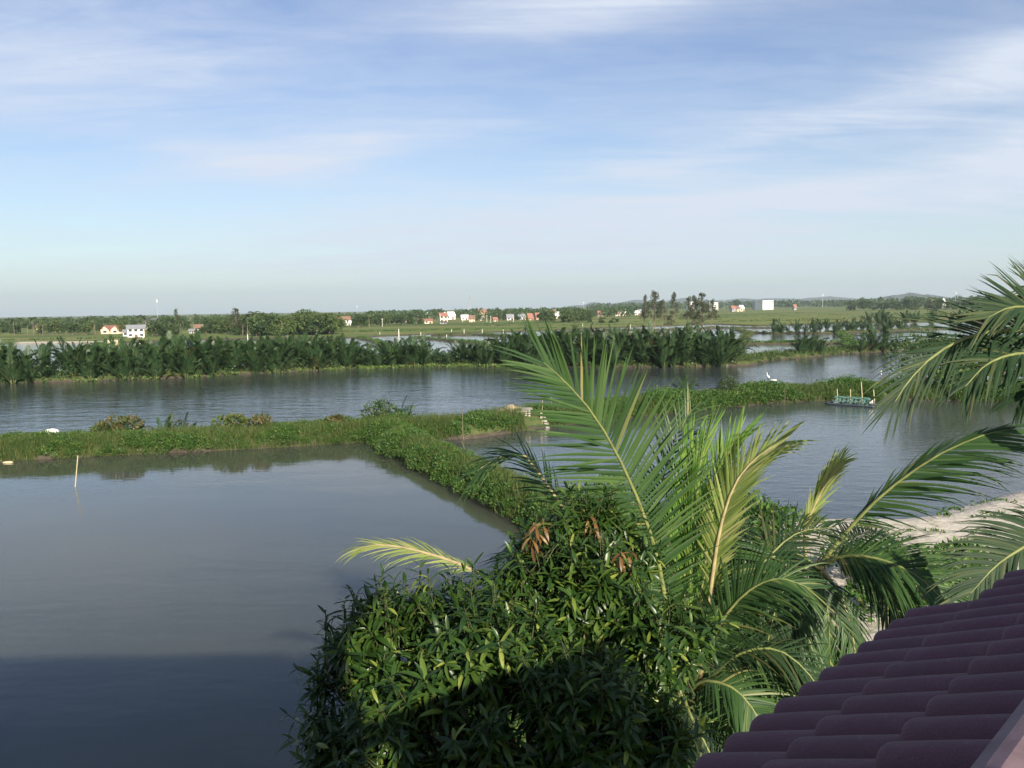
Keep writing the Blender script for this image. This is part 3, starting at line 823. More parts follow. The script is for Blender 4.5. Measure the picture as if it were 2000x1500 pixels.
# ------------------------------------------------------------------ tree line, casuarinas and far palms
def tree_meshes(kind, seed):
    """unit-height tree: (trunk mesh, crown mesh)"""
    st = RNG.bit_generator.state
    random.seed(seed)
    b, c = MB(), Cloud()
    if kind in 'AB':
        b.tube([(0, 0, -0.05), (0.02, 0, 0.25), (0.0, 0.02, 0.6)], [0.035, 0.025, 0.01], 6)
        for i in range(13):
            a = random.uniform(0, 6.28); rr = random.uniform(0.05, 0.36); zc = random.uniform(0.14, 0.82)
            rr *= 1.1 - 0.6 * abs(zc - 0.5)
            s = random.uniform(0.14, 0.25)
            x, y = rr * math.cos(a), rr * math.sin(a)
            if i < 5: b.tube([(0, 0, 0.2 + .05 * i), (x * .6, y * .6, zc * .8), (x, y, zc)], [0.014, 0.01, 0.004], 4)
            c.lump((x, y, zc), (s, s, s * 0.8), 95, 0.085, -0.75, 0.2, 0.6)
        return b.mesh('trunk', M_TRUNK), c.mesh('crown', M_TREE_A if kind == 'A' else M_TREE_B)
    if kind == 'C':                           # casuarina: thin feathery spire with bare lower stem
        top = Vector((random.uniform(-.05, .08), 0, 1))
        b.tube([(0, 0, -0.05), (0.01, 0, 0.4), tuple(top)], [0.016, 0.012, 0.003], 5)
        for i in range(40):
            t = random.uniform(0.28, 1.0); a = random.uniform(0, 6.28)
            rr = (1.12 - t) * 0.36 * random.uniform(0.4, 1.2)
            q = Vector((top.x * t, 0, t)); e = q + Vector((rr * math.cos(a), rr * math.sin(a), 0.07))
            b.tube([tuple(q - Vector((0, 0, .05))), tuple(e)], [0.005, 0.002], 3)
            c.lump(tuple(e), (0.05 + rr * 0.3, 0.05 + rr * 0.3, 0.05), 34, 0.055, -0.9, 0.5, 0.3)
        return b.mesh('trunk', M_TRUNK), c.mesh('crown', M_CASU)
    # coconut: slender stem, radiating fronds
    lean = random.uniform(-.06, .06)
    b.tube([(0, 0, -0.05), (lean * .4, 0, 0.4), (lean, 0, 0.83)], [0.022, 0.016, 0.013], 6)
    cr = MB()
    for i in range(15):
        a = i * 2.4 + random.uniform(-.2, .2); el = random.uniform(-0.5, 1.2); Lf = random.uniform(0.24, 0.32)
        dx, dy = math.cos(a), math.sin(a)
        p0 = Vector((lean, 0, 0.83)); p1 = p0 + Vector((dx * math.cos(el), dy * math.cos(el), math.sin(el))) * Lf * 0.55
        p2 = p1 + Vector((dx * math.cos(el - .8), dy * math.cos(el - .8), math.sin(el - .8))) * Lf * 0.55
        P = spline([p0, p1, p2], 9)
        for k in range(8):
            T = (P[k + 1] - P[k]); S = T.cross(Vector((0, 0, 1))).normalized()
            for s in (-1, 1):
                w = 0.09 * math.sin(PI * (k + 1.2) / 10)
                tip = P[k] + T * 1.6 + S * s * w + Vector((0, 0, -0.5 * w))
                cr.add([P[k], P[k + 1], tip], [(0, 1, 2)])
    return b.mesh('trunk', M_TRUNK), cr.mesh('crown', M_FARCOCO)
TREES = {k: [tree_meshes(k, 100 + 10 * ord(k) + i) for i in range(n)] for k, n in (('A', 4), ('B', 3), ('C', 4), ('P', 3))}
random.seed(23)
NAMES = {'A': 'broadleaf_tree', 'B': 'broadleaf_tree', 'C': 'casuarina_tree', 'P': 'coconut_palm'}
def tree(kind, x, y, z, h, label, group=None, wide=1.0):
    root = empty(NAMES[kind], (x, y, z), random.uniform(0, 6.28))
    root.scale = (h * wide, h * wide, h)
    tag(root, label, 'palm' if kind == 'P' else 'tree', group)
    t, c = random.choice(TREES[kind])
    link('trunk', t, root); link('crown', c, root)
    return root
def tree_px(kind, px, base, top, label, group=None, wide=1.0):
    g = G(px, base, 0.5); h = AT(px, top, g.y).z - 0.5
    return tree(kind, g.x, g.y, 0.45, h, label, group, wide)

HOR = lambda px: 618 - 0.016 * px
BX, BY = [-150, 0, 150, 300, 420, 480, 660, 670, 760, 900, 1000, 1140, 1160, 1300, 1500, 1700, 2100], [655, 653, 655, 657, 652, 657, 654, 641, 637, 632, 630, 629, 620, 614, 607, 604, 602]
CLEAR = [(194, 238), (244, 292), (368, 398), (664, 686), (828, 892), (900, 929), (936, 950), (990, 1004), (1013, 1056), (1084, 1094)]
def treeline(n, x0, x1, depthmul, hh, kinds, label, group, jit=0.10):
    for i in range(n):
        px = x0 + (x1 - x0) * (i + random.random()) / n
        if depthmul < 1.2 and any(a < px < b for a, b in CLEAR): continue
        d = G(px, float(np.interp(px, BX, BY)), 0.5).y * depthmul * random.uniform(1, 1 + jit)
        k = random.choice(kinds)
        h = random.uniform(*hh) * (1.25 if k in 'P' else 1.0)
        tree(k, AT(px, 640, d).x, d, 0.4, h, label if k != 'P' else label.replace('tree', 'palm', 1), group + (' (palms)' if k == 'P' else ''), random.uniform(0.9, 1.35) if k in 'AB' else 1.0)
treeline(50, -60, 480, 1.0, (4.2, 6.4), 'AABBAP', 'tree in the front of the far tree line left of the tall grove', 'left front tree line')
treeline(44, -60, 500, 1.28, (4.2, 6.4), 'AABAP', 'tree in the second rank of the far tree line left of the tall grove', 'left second rank of the tree line')
treeline(26, 488, 655, 1.0, (6.0, 8.4), 'ABBA', 'tree in the tall grove standing out into the field', 'trees of the tall grove in the field')
treeline(36, 655, 930, 1.05, (4.2, 6.8), 'AABP', 'tree along the far field between the tall grove and the village', 'trees before the village')
treeline(40, 900, 1180, 1.12, (4.2, 7.0), 'AABP', 'tree among the village roofs beyond the middle field', 'village trees')
treeline(12, 1060, 1160, 0.98, (6.0, 8.0), 'AB', 'tree in the dark clump at the right end of the village', 'dark clump of trees by the village')
treeline(36, 1660, 2050, 0.85, (7.5, 12.0), 'AAB', 'tree in the dark wood below the blue hill on the right', 'trees below the blue hill')
# individual trees that stand out
for k, px, b, t, lab, w in [('P', 498, 655, 604, 'tall coconut palm rising above the left end of the grove', 0.9), ('P', 484, 655, 610, 'second coconut palm just left of the tallest one at the grove', 0.9), ('P', 474, 655, 611, 'leftmost of the three coconut palms at the grove', 0.9),
                         ('C', 463, 655, 605, 'thin casuarina left of the coconut palms at the grove', 1.2), ('B', 608, 654, 601, 'tallest rounded tree at the middle of the grove', 0.9), ('B', 632, 652, 610, 'light green tree at the right end of the grove', 0.9),
                         ('P', 281, 645, 614, 'coconut palm beside the white gabled house on the left', 1.1), ('P', 298, 656, 629, 'low yellowish coconut palm in front of the white gabled house', 1.3), ('C', 344, 650, 606, 'lone thin casuarina right of the radio mast on the left', 0.7),
                         ('P', 66, 655, 617, 'slender palm sticking out of the tree line near the left edge', 0.9), ('P', 28, 655, 620, 'palm sticking out of the tree line at the left edge', 0.9), ('P', 84, 655, 619, 'palm right of the slender one near the left edge', 0.9), ('P', 173, 650, 618, 'palm above the trees left of the twin gabled house', 0.9),
                         ('A', 330, 656, 617, 'big dark round tree right of the white gabled house', 1.3), ('A', 310, 657, 630, 'dark bushy tree right of the small white house by the field', 1.5), ('B', 440, 652, 620, 'light bushy tree left of the grove near the field strip', 1.3),
                         ('A', 700, 640, 612, 'round dark tree between the grove and the village', 1.3), ('P', 722, 640, 605, 'palm right of the round dark tree before the village', 1.0), ('A', 1110, 629, 604, 'tallest tree of the dark clump right of the village', 1.2),
                         ('B', 1122, 629, 606, 'light green tree at the right end of the dark clump by the village', 1.0), ('A', 1150, 630, 614, 'small tree standing in the field right of the dark clump', 1.2), ('A', 1175, 631, 618, 'low field tree second from the dark clump', 1.5), ('A', 1195, 631, 620, 'low field tree third from the dark clump', 1.5),
                         ('P', 1122, 654, 634, 'yellowish small palm rising behind the dense nipa row', 1.6), ('A', 1206, 630, 622, 'low bushy tree alone in the field left of the casuarinas', 1.6), ('A', 1775, 600, 574, 'tallest round tree in the wood below the blue hill', 1.1)]:
    tree_px(k, px, b, t, lab, None, w)
for px, b, t, lab, w in [(1258, 641, 580, 'slim casuarina at the left end of the roadside casuarina group', 0.55), (1278, 642, 574, 'tallest forked casuarina of the left group', 0.85), (1293, 642, 590, 'dense casuarina right of the forked one', 0.9),
                         (1316, 640, 576, 'pale thin casuarina between the two groups', 0.6), (1342, 642, 583, 'leftmost casuarina of the right group', 0.75), (1356, 642, 582, 'dark casuarina second in the right group', 0.7),
                         (1372, 642, 578, 'broad casuarina with the fullest crown in the right group', 1.15), (1389, 642, 588, 'rightmost casuarina, leaning right', 0.7), (1360, 645, 616, 'low bushy casuarina at the foot of the right group', 2.2), (1308, 646, 618, 'small bushy casuarina at the foot of the left group', 1.6)]:
    tree_px('C', px, b, t, lab, None, w)
# more distant woodland reads as one mass
def far_wood(n, x0, x1, d0, d1, hh, label, mat):
    c = Cloud()
    for i in range(n):
        px = random.uniform(x0, x1); d = random.uniform(d0, d1)
        x = AT(px, 600, d).x; h = random.uniform(*hh); r = h * random.uniform(0.4, 0.7)
        c.lump((x, d, h * 0.5), (r, r, h * 0.55), 44, h * 0.24, -0.6, 0.2, 0.7)
    tag(c.build('far_woodland', mat), label, 'woodland', kind='stuff')
far_wood(420, -150, 760, 520, 900, (4.6, 7.0), 'distant woodland behind the left tree line', M_TREE_A)
far_wood(330, 720, 1250, 600, 1300, (5.0, 8.5), 'distant woodland around the village', M_TREE_A)
far_wood(380, 1150, 1720, 1500, 2100, (10, 16), 'dark line of woodland beyond the right fields', M_TREE_A)
far_wood(200, 1640, 2150, 1100, 1700, (9, 16), 'woodland below the blue hill on the right', M_TREE_A)

# low field bunds
for k, (x0, y0, x1, y1) in enumerate([(560, 651, 900, 643), (700, 648, 1130, 640), (900, 637, 1250, 634), (950, 633, 1300, 628), (1250, 626, 1700, 622), (1400, 618, 1750, 614), (1250, 619, 1600, 610), (-50, 666, 400, 657), (1150, 624, 1420, 620), (1400, 628, 1640, 625)]):
    b = MB(); n = 40
    A_, B_ = G(x0, y0, 0.5), G(x1, y1, 0.5)
    cl = Cloud()
    for i in range(90):
        p = A_.lerp(B_, random.random())
        cl.lump((p.x, p.y + random.uniform(-.5, .5), 0.45), (1.6, 0.8, 0.5), 14, 0.5)
    tag(cl.build('field_bund', M_CREEP if k % 2 else M_GRASSY), 'weedy ridge between rice plots', 'field ridge', kind='stuff')

# ------------------------------------------------------------------ houses
def house(px, base, wpx, hpx, wall, roof, label, ridge='y', rz=0.0, rise=0.35, dmul=1.0, storeys=1, flat=False, back=0.0, group=None, name='house', nwin=2, twin=False):
    g = G(px, base, 0.5); d = g.y * (1 + back)
    c = AT(px, base, d)
    w = wpx * PXM(d); H = max(2.4, AT(px, base - hpx, d).z - 0.5) if back else hpx * PXM(d)
    z0 = 0.45
    dp = w * dmul
    root = empty(name, (c.x, d, z0), -rz); tag(root, label, 'house' if name == 'house' else 'building', group)
    wh = H if flat else H * (1 - rise)
    b = MB()
    spans = [(-w / 2, w / 2)] if not twin else [(-w / 2, -w * 0.04), (w * 0.04 - 0.001, w / 2)]
    rb = MB()
    for a0, a1 in spans:
        m = (a0 + a1) / 2
        vs = [(a0, 0, -0.3), (a1, 0, -0.3), (a1, dp, -0.3), (a0, dp, -0.3), (a0, 0, wh), (a1, 0, wh), (a1, dp, wh), (a0, dp, wh)]
        fs = [(0, 1, 5, 4), (1, 2, 6, 5), (2, 3, 7, 6), (3, 0, 4, 7)]
        ov, th = 0.4, 0.16
        if flat:
            fs.append((4, 5, 6, 7))
            rb.box((m, dp / 2, wh + 0.15), (a1 - a0 + 0.5, dp + 0.5, 0.3))
        elif ridge == 'y':
            vs += [(m, 0, H - th), (m, dp, H - th)]; fs += [(4, 5, 8), (6, 7, 9), (4, 8, 9, 7), (5, 6, 9, 8)]
            for s, e in ((a0, -1), (a1, 1)):
                sl = (H - wh) / (m - a0)
                x_e, z_e = s + e * ov, wh - sl * ov
                rb.add([(m, -ov, H), (m, dp + ov, H), (x_e, dp + ov, z_e), (x_e, -ov, z_e), (m, -ov, H + th), (m, dp + ov, H + th), (x_e, dp + ov, z_e + th), (x_e, -ov, z_e + th)],
                       [(0, 1, 2, 3), (4, 7, 6, 5), (0, 3, 7, 4), (1, 5, 6, 2), (3, 2, 6, 7)])
        else:
            my = dp / 2
            vs += [(a0, my, H - th), (a1, my, H - th)]; fs += [(3, 8, 4, 7)[:0] or (7, 4, 8), (5, 6, 9), (4, 5, 9, 8), (6, 7, 8, 9)]
            for s, e in ((0, -1), (dp, 1)):
                sl = (H - wh) / my
                y_e, z_e = s + e * ov, wh - sl * ov
                rb.add([(a0 - ov, my, H), (a1 + ov, my, H), (a1 + ov, y_e, z_e), (a0 - ov, y_e, z_e), (a0 - ov, my, H + th), (a1 + ov, my, H + th), (a1 + ov, y_e, z_e + th), (a0 - ov, y_e, z_e + th)],
                       [(0, 1, 2, 3), (4, 7, 6, 5), (0, 3, 7, 4), (1, 5, 6, 2), (3, 2, 6, 7)])
        b.add(vs, fs)
    b.build('wall', WALLS[wall], root)
    rb.build('roof', ROOFS[roof], root)
    sh = wh / storeys
    for s in range(storeys):
        for i in range(nwin):
            x = -w / 2 + w * (i + 0.5) / nwin
            if twin: x = (-0.27 if i % 2 == 0 else 0.27) * w
            ww, wz = min(1.4 if name == 'house' else 3.2, w / nwin * 0.55), sh * 0.45
            if s == 0 and i == nwin // 2 and nwin > 1 and not twin:
                MB().box((x, -0.03, sh * 0.35), (min(1.3, ww * 1.1), 0.1, sh * 0.7)).build('door', M_WOODDOOR, root)
            else:
                wn = MB().box((x, -0.02, s * sh + sh * 0.55), (ww + 0.2, 0.08, wz + 0.2)).build('window', WALLS['grey'], root)
                MB().box((x, -0.05, s * sh + sh * 0.55), (ww, 0.06, wz)).build('pane', M_GLASS, wn)
        nz = max(1, int(nwin * dmul * 0.7))
        for i in range(nz):
            y = dp * (i + 0.5) / nz
            wn = MB().box((w / 2 + 0.02, y, s * sh + sh * 0.55), (0.08, 1.2, sh * 0.42)).build('window', M_GLASS, root)
    return root

house(215, 652, 39, 16, 'cream', 'red', 'cream house with two side by side gables and red roof edges', 'y', 0.12, 0.5, 1.1, twin=True)
house(266, 659, 30, 24, 'white', 'grey', 'small bright white two storey house at the edge of the field', 'x', -0.45, 0.25, 0.8, storeys=2, nwin=3)
house(250, 657, 18, 13, 'blue', 'grey', 'low grey house with long shed roof left of the bright white one', 'x', -0.2, 0.3, 1.2)
house(301, 648, 22, 27, 'white', 'dark', 'tall white gabled house with dark roof rising above the trees', 'x', -0.75, 0.38, 0.8, storeys=2, back=0.15)
house(388, 648, 15, 14, 'cream', 'brown', 'pale cream house half hidden in trees on the left', 'x', -0.3, 0.4, 1.0, back=0.02)
house(374, 651, 9, 8, 'blue', 'grey', 'small pale blue shed left of the half hidden cream house', 'x', 0, 0.3, 1.0)
house(82, 650, 20, 17, 'yellow', 'brown', 'house with brown roof in the tree line near the left edge', 'x', -0.3, 0.45, back=0.2)
house(140, 650, 10, 18, 'cream', 'brown', 'small pale house in the tree line left of the twin gables', 'x', -0.3, 0.4, back=0.25)
house(571, 642, 17, 24, 'white', 'brown', 'house with dark brown roof above the grove', 'x', -0.3, 0.5, back=0.35)
house(672, 638, 26, 20, 'white', 'brown', 'wide brown roofed white house right of the grove', 'x', -0.3, 0.5, 0.7, storeys=2, back=0.12)
house(679, 637, 12, 8, 'white', 'white', 'small white house in front of the wide brown roofed one', 'x', -0.2, 0.4, back=0.05)
house(837, 632, 15, 9, 'cream', 'red', 'low cream house with red roof at the left of the village', 'x', -0.2, 0.35)
house(867, 630, 15, 19, 'cream', 'red', 'tall cream house with red roof in the village front', 'x', -0.25, 0.3, storeys=2, back=0.03)
house(866, 632.5, 11, 5, 'grey', 'dark', 'dark low shed below the tall cream village house', 'x', 0, 0.3)
house(880, 627, 20, 18, 'white', 'white', 'white roofed house behind the tall cream village house', 'x', -0.4, 0.45, back=0.15)
house(824, 627, 7, 17, 'white', 'white', 'left of the two small white blocks at the village end', 'x', 0, 0.2, flat=True, storeys=2, back=0.5)
house(835, 627, 7, 17, 'white', 'white', 'right of the two small white blocks at the village end', 'x', 0, 0.2, flat=True, storeys=2, back=0.5)
house(908, 627, 13, 12, 'white', 'white', 'long white roofed house in the middle of the village', 'x', -0.1, 0.5, back=0.08)
house(922, 629, 11, 13, 'cream', 'brown', 'cream house with pyramid like brown roof in the village front', 'x', -0.1, 0.45, storeys=2)
house(944, 628, 16, 24, 'cream', 'red', 'largest orange roofed building standing above the village', 'x', -0.35, 0.35, storeys=3, back=0.35, name='apartment_building', nwin=3)
house(941, 627, 6, 10, 'white', 'white', 'tiny white house below the largest orange roofed building', 'x', -0.1, 0.4, back=0.05)
house(997, 627, 13, 13, 'white', 'grey', 'grey roofed white house right of the village centre', 'x', -0.1, 0.5, back=0.06)
house(1020, 627, 14, 14, 'grey', 'grey', 'wide grey house right of the village centre', 'x', -0.1, 0.4, back=0.1)
house(1037, 627, 10, 15, 'orange', 'red', 'orange red roofed house left of the dark clump', 'x', -0.5, 0.6, back=0.06)
house(1051, 627, 8, 16, 'orange', 'red', 'small red roofed house just left of the dark clump', 'x', -0.4, 0.5, back=0.12)
house(1082, 627, 9, 22, 'orange', 'brown', 'brown house top above the dark clump of trees', 'x', -0.3, 0.5, back=0.25, storeys=2)
house(1089, 626, 9, 17, 'white', 'white', 'white house front beside the brown house top', 'x', -0.3, 0.45, back=0.2)
house(1398, 606, 12, 15, 'white', 'white', 'white block right of the casuarinas on the horizon', 'x', -0.5, 0.2, flat=True, storeys=4, name='apartment_building', nwin=3)
house(1351, 606, 12, 16, 'white', 'white', 'white block partly hidden behind the right casuarina group', 'x', -0.2, 0.2, flat=True, storeys=4, name='apartment_building', nwin=2)
house(1500, 605, 25, 18, 'white', 'white', 'large bright white building on the horizon of the right fields', 'x', -0.35, 0.2, flat=True, storeys=4, name='apartment_building', nwin=5)
house(1481, 605, 13, 17, 'grey', 'grey', 'grey wing left of the large bright white building', 'x', -0.1, 0.2, flat=True, storeys=4, name='apartment_building', nwin=3)
house(1822, 600, 8, 15, 'orange', 'brown', 'brick red house in the wood below the blue hill', 'x', -0.2, 0.2, flat=True, storeys=2, back=-0.1)
house(1843, 599, 7, 18, 'white', 'white', 'narrow bright white gabled house right of the brick red one', 'y', 0.3, 0.35, storeys=3, back=-0.1)
for i in range(15):                                      # small far roofs along the horizon
    px = random.choice([random.uniform(1408, 1460), random.uniform(1520, 1760), random.uniform(1160, 1250), random.uniform(940, 1060), random.uniform(760, 900)])
    hb = float(np.interp(px, BX, BY))
    house(px, hb, random.uniform(5, 10), random.uniform(9, 13), random.choice(['white', 'white', 'cream', 'grey']), random.choice(['red', 'brown', 'grey', 'white']), 'small pale house among trees far off near the horizon', 'x', random.uniform(-.5, .3), 0.45, back=random.uniform(0.1, 0.3) if px < 1100 else 0.05, group='small far houses near the horizon', nwin=2)

# huts in the nipa
def hut(px, base, wpx, hpx, wallm, roofm, label, dep, rz):
    c = AT(px, base, dep); w, h = wpx * PXM(dep), hpx * PXM(dep)
    root = empty('thatched_hut' if roofm is M_THATCH else 'brick_hut', (c.x, dep, c.z), rz); tag(root, label, 'hut')
    MB().box((0, 0, h * .22 - 1), (w * .7, w * .7, h * .44 + 2)).build('wall', wallm, root)
    b = MB(); a = w / 2
    for i in range(2):
        s = 1 - 2 * i
        b.add([(-a, s * a, h * .30), (a, s * a, h * .30), (a * .82, 0, h), (-a * .82, 0, h), (-a, s * a, h * .36), (a, s * a, h * .36), (a * .82, 0, h * 1.06), (-a * .82, 0, h * 1.06)],
              [(0, 1, 2, 3), (4, 7, 6, 5), (0, 4, 5, 1), (1, 5, 6, 2), (3, 7, 4, 0)])
    b.build('roof', roofm, root)
    MB().box((0, -w * .36, h * .15), (w * .2, 0.06, h * .3)).build('door', M_DARKWOOD, root)
    return root
hut(219, 682, 26, 17, M_THATCH, M_THATCH, 'little pale thatched hut above the left nipa row', 124, 0.4)
hut(1331, 656, 13, 13, M_BRICK, ROOFS['grey'], 'tiny orange hut showing above the dense nipa row', 126, 1.1)

# ------------------------------------------------------------------ masts, poles, posts
def mast(px, dep, top, wid, label, lattice=True):
    c = AT(px, 620, dep); zt = AT(px, top, dep).z
    root = empty('lattice_tower' if lattice else 'radio_mast', (c.x, dep, 0.4)); tag(root, label, 'tower' if lattice else 'mast')
    H = zt - 0.4
    if lattice:
        for sx in (-1, 1):
            for sy in (-1, 1):
                MB().tube([(sx * wid, sy * wid, 0), (sx * wid * .25, sy * wid * .25, H * .75), (sx * wid * .2, sy * wid * .2, H)], 0.2, 4).build('leg', M_STEEL, root)
        b = MB(); n = 12
        f = lambda u: wid * (1 - u) + wid * .22 * u
        for i in range(n):
            u0, u1 = i / n, (i + 1) / n
            for sx, sy, tx, ty in ((-1, -1, 1, -1), (1, -1, 1, 1), (1, 1, -1, 1), (-1, 1, -1, -1)):
                b.tube([(sx * f(u0), sy * f(u0), u0 * H), (tx * f(u1), ty * f(u1), u1 * H)], 0.11, 3)
                b.tube([(tx * f(u0), ty * f(u0), u0 * H), (sx * f(u1), sy * f(u1), u1 * H)], 0.11, 3)
        b.build('bracing', M_STEEL, root)
        b = MB()
        for z in (.72, .84, .96): b.tube([(-wid * 1.1, 0, H * z), (wid * 1.1, 0, H * z)], 0.12, 4)
        b.build('cross_arms', M_STEEL, root)
    else:
        MB().tube([(0, 0, 0), (0, 0, H * .8), (0, 0, H)], [wid, wid * .7, wid * .4], 6).build('pole', M_STEEL, root)
        for k in range(3):
            a = k * 2.1
            MB().box((wid * 2.2 * math.cos(a), wid * 2.2 * math.sin(a), H * .88), (wid * 1.2, wid * 1.2, H * .12)).build('antenna', M_WHITE, root)
    return root
mast(918, 1000, 575, 2.4, 'steel lattice tower above the village')
mast(308, 520, 581, 0.16, 'thin radio mast above the trees on the left', False)
mast(698, 650, 595, 0.15, 'thin radio mast right of the grove', False)
mast(1140, 900, 588, 0.2, 'thin radio mast right of the village', False)
mast(1414, 1500, 585, 0.3, 'short radio mast right of the white block', False)
mast(1606, 1500, 573, 0.45, 'dark radio mast on the right horizon', False)
mast(1865, 900, 568, 0.3, 'mast beside the narrow white house on the right', False)

def post(name, px, base, hpx, r, mat, label, cat, arm=False, z=None, lean=(0, 0), group=None):
    g = G(px, base, 0.0)
    h = hpx * PXM(g.y)
    z0 = HT(g.x, g.y); z0 = max(z0, -0.6) if z is None else z
    root = empty(name, (g.x, g.y, 0.0)); tag(root, label, cat, group)
    MB().tube([(0, 0, z0 - 0.3), (lean[0] * .5, lean[1] * .5, h * .5), (lean[0], lean[1], h)], [r, r * .9, r * .75], 6).build('shaft', mat, root)
    if arm:
        MB().box((0, 0, h * .93), (h * .22, 0.1, 0.1)).build('cross_arm', mat, root)
    else:
        MB().tube([(lean[0], lean[1], h), (lean[0], lean[1], h + r * 0.6)], [r * .82, r * .5], 6).build('top', mat, root)
    return root
for px, b, h, lab in [(882, 651, 8, 'second'), (906.5, 652, 9, 'third'), (942, 652, 9, 'fourth'), (983, 653, 9, 'fifth'), (1024, 651.5, 9, 'sixth')]:
    post('concrete_post', px, b, h, 0.11, M_POST, f'white concrete post at the field side of the middle far ponds, {lab} from the left', 'post')
post('concrete_post', 779, 657, 14, 0.16, M_POST, 'taller white post standing left of the middle far ponds', 'post')
post('concrete_post', 742, 656, 7, 0.10, M_POST, 'short white post left of the taller one by the middle far ponds', 'post')
post('concrete_post', 822, 659, 10, 0.11, M_POST, 'white concrete post at the field side of the middle far ponds, leftmost', 'post')
post('concrete_post', 872.5, 664, 10, 0.11, M_POST, 'white post standing in the water of the middle far pond', 'post')
post('concrete_post', 170, 671, 7, 0.12, M_POST, 'pale post on the sandy strip at the left', 'post')
post('concrete_post', 280, 664, 7, 0.12, M_POST, 'pale post in front of the bright white house', 'post')
post('concrete_post', 484, 664, 11, 0.14, M_POST, 'pale post in front of the grove', 'post')
post('concrete_post', 1138, 640, 8, 0.1, M_POST, 'pale post in the field left of the casuarinas', 'post')
post('concrete_post', 1231, 642, 9, 0.1, M_POST, 'pale post at the field edge just left of the casuarinas', 'post')
for px, b, h, lab in [(747, 640, 18, 'leftmost'), (817, 633, 18, 'second'), (860, 634, 20, 'third'), (903.5, 631, 14, 'fourth'), (951, 631, 15, 'fifth'), (958.5, 632, 15, 'sixth'), (1002.5, 631, 15, 'rightmost')]:
    post('utility_pole', px, b, h, 0.12, M_POST, f'slim utility pole before the village, {lab} of the row', 'pole', True, 0.4)

# ------------------------------------------------------------------ hills
def hill(name, prof, dep, thick, label):
    n = len(prof); V, Fc = [], []
    P = []
    xs = np.linspace(prof[0][0], prof[-1][0], 90)
    tp = np.interp(xs, [p[0] for p in prof], [p[1] for p in prof])
    for i, (x, t) in enumerate(zip(xs, tp)):
        z = max(2.0, AT(x, t, dep).z + 14 * dep / 6000 * (vnoise(x * 0.05, 1.0, 3) - 0.5) + 6 * dep / 6000 * (vnoise(x * 0.3, 4.0, 8) - 0.5))
        c = AT(x, 600, dep).x
        V += [(c, dep - thick, 0.2), (c, dep - thick * .4, z * .6), (c, dep, z), (c, dep + thick, 0.2)]
    for i in range(len(xs) - 1):
        for k in range(3):
            a = i * 4 + k; Fc.append((a, a + 4, a + 5, a + 1))
    me = np_mesh(name, np.array(V), np.array(Fc), M_HILL, True)
    return tag(link(name, me), label, kind='structure')
hill('hills', [(1040, 606), (1110, 598), (1160, 591), (1200, 594), (1240, 586), (1290, 590), (1330, 582), (1390, 588), (1450, 582), (1560, 584), (1620, 578), (1680, 584), (1760, 578), (1860, 582), (1950, 574), (2150, 580), (2300, 592)], 6000, 700, 'pale blue mountain range along the right horizon')
hill('hills', [(1690, 594), (1720, 586), (1745, 576.5), (1775, 573.5), (1800, 574.5), (1830, 578), (1870, 586), (1900, 592)], 3800, 400, 'blue wooded hill on the right horizon')

# ------------------------------------------------------------------ things on and in the ponds
def stake(px, base, topx, top, r, mat, label, name='bamboo_stake', bend=None, z0=-0.5):
    g = G(px, base)
    T = AT(topx, top, g.y)
    root = empty(name, (g.x, g.y, 0)); tag(root, label, 'stake')
    pts = [(0, 0, z0)] + ([tuple(AT(bend[0], bend[1], g.y) - g)] if bend else []) + [tuple(T - g)]
    if bend: pts = spline(pts, 10)
    b = MB().tube(pts, r, 6).build('cane', mat, root)
    q = Vector(pts[0]).lerp(Vector(pts[-1]), 0.5) if not bend else Vector(pts[5])
    kn = MB()
    for u in (0.35, 0.6, 0.85):
        p = Vector(pts[0]).lerp(Vector(pts[-1]), u) if not bend else Vector(pts[int(u * 9)])
        kn.tube([p - Vector((0, 0, r * .3)), p + Vector((0, 0, r * .3))], r * 1.25, 6)
    kn.build('node_rings', mat, root)
    return root
stake(144, 951, 152, 890, 0.022, M_BAMBOO, 'slanting pale bamboo pole standing in the left pond')
stake(915, 880, 902, 862, 0.014, M_STICK, 'thin bent cane leaning over the water left of the sluice', 'bent_cane', None)
stake(908, 862, 904, 800, 0.015, M_STICK, 'arched bamboo cane on the bank left of the sluice', 'bent_cane', (903, 835))
for px, b, tx, t, lab in [(1637, 786, 1635, 760, 'leftmost of the stakes holding the paddlewheel aerator'), (1661.5, 788, 1661, 760, 'second of the stakes holding the paddlewheel aerator'), (1686, 790, 1682, 746, 'tallest, slanting stake at the paddlewheel aerator'), (1709, 783, 1706, 760, 'rightmost thin stake by the paddlewheel aerator')]:
    stake(px, b, tx, t, 0.035, M_BAMBOO, 'pale bamboo, ' + lab)
for px, b, tx, t, lab in [(1058, 835, 1060, 773, 'thin cane right of the sluice gate'), (1077, 822, 1077, 772, 'cane standing on the bank right of the thin one by the sluice'), (1419, 790, 1419, 738, 'tall cane on the bank left of the dark rounded shrub'), (1533, 790, 1533, 757, 'dark stake at the water line right of the egrets'), (987, 803, 986, 788, 'short dark twig on the bank left of the sluice'), (975, 806, 974, 792, 'shorter dark twig at the bare earth by the sluice'),
                          (1580, 752, 1582, 735, 'dark twig on the bank above the aerator, leftmost'), (1605, 752, 1609, 736, 'forked dark twig on the bank above the aerator'), (1630, 748, 1629, 733, 'dark twig on the bank above the aerator, rightmost')]:
    g = G(px, b)
    stake(px, b, tx, t, 0.013, M_STICK if 'dark' in lab else M_BAMBOO, lab)

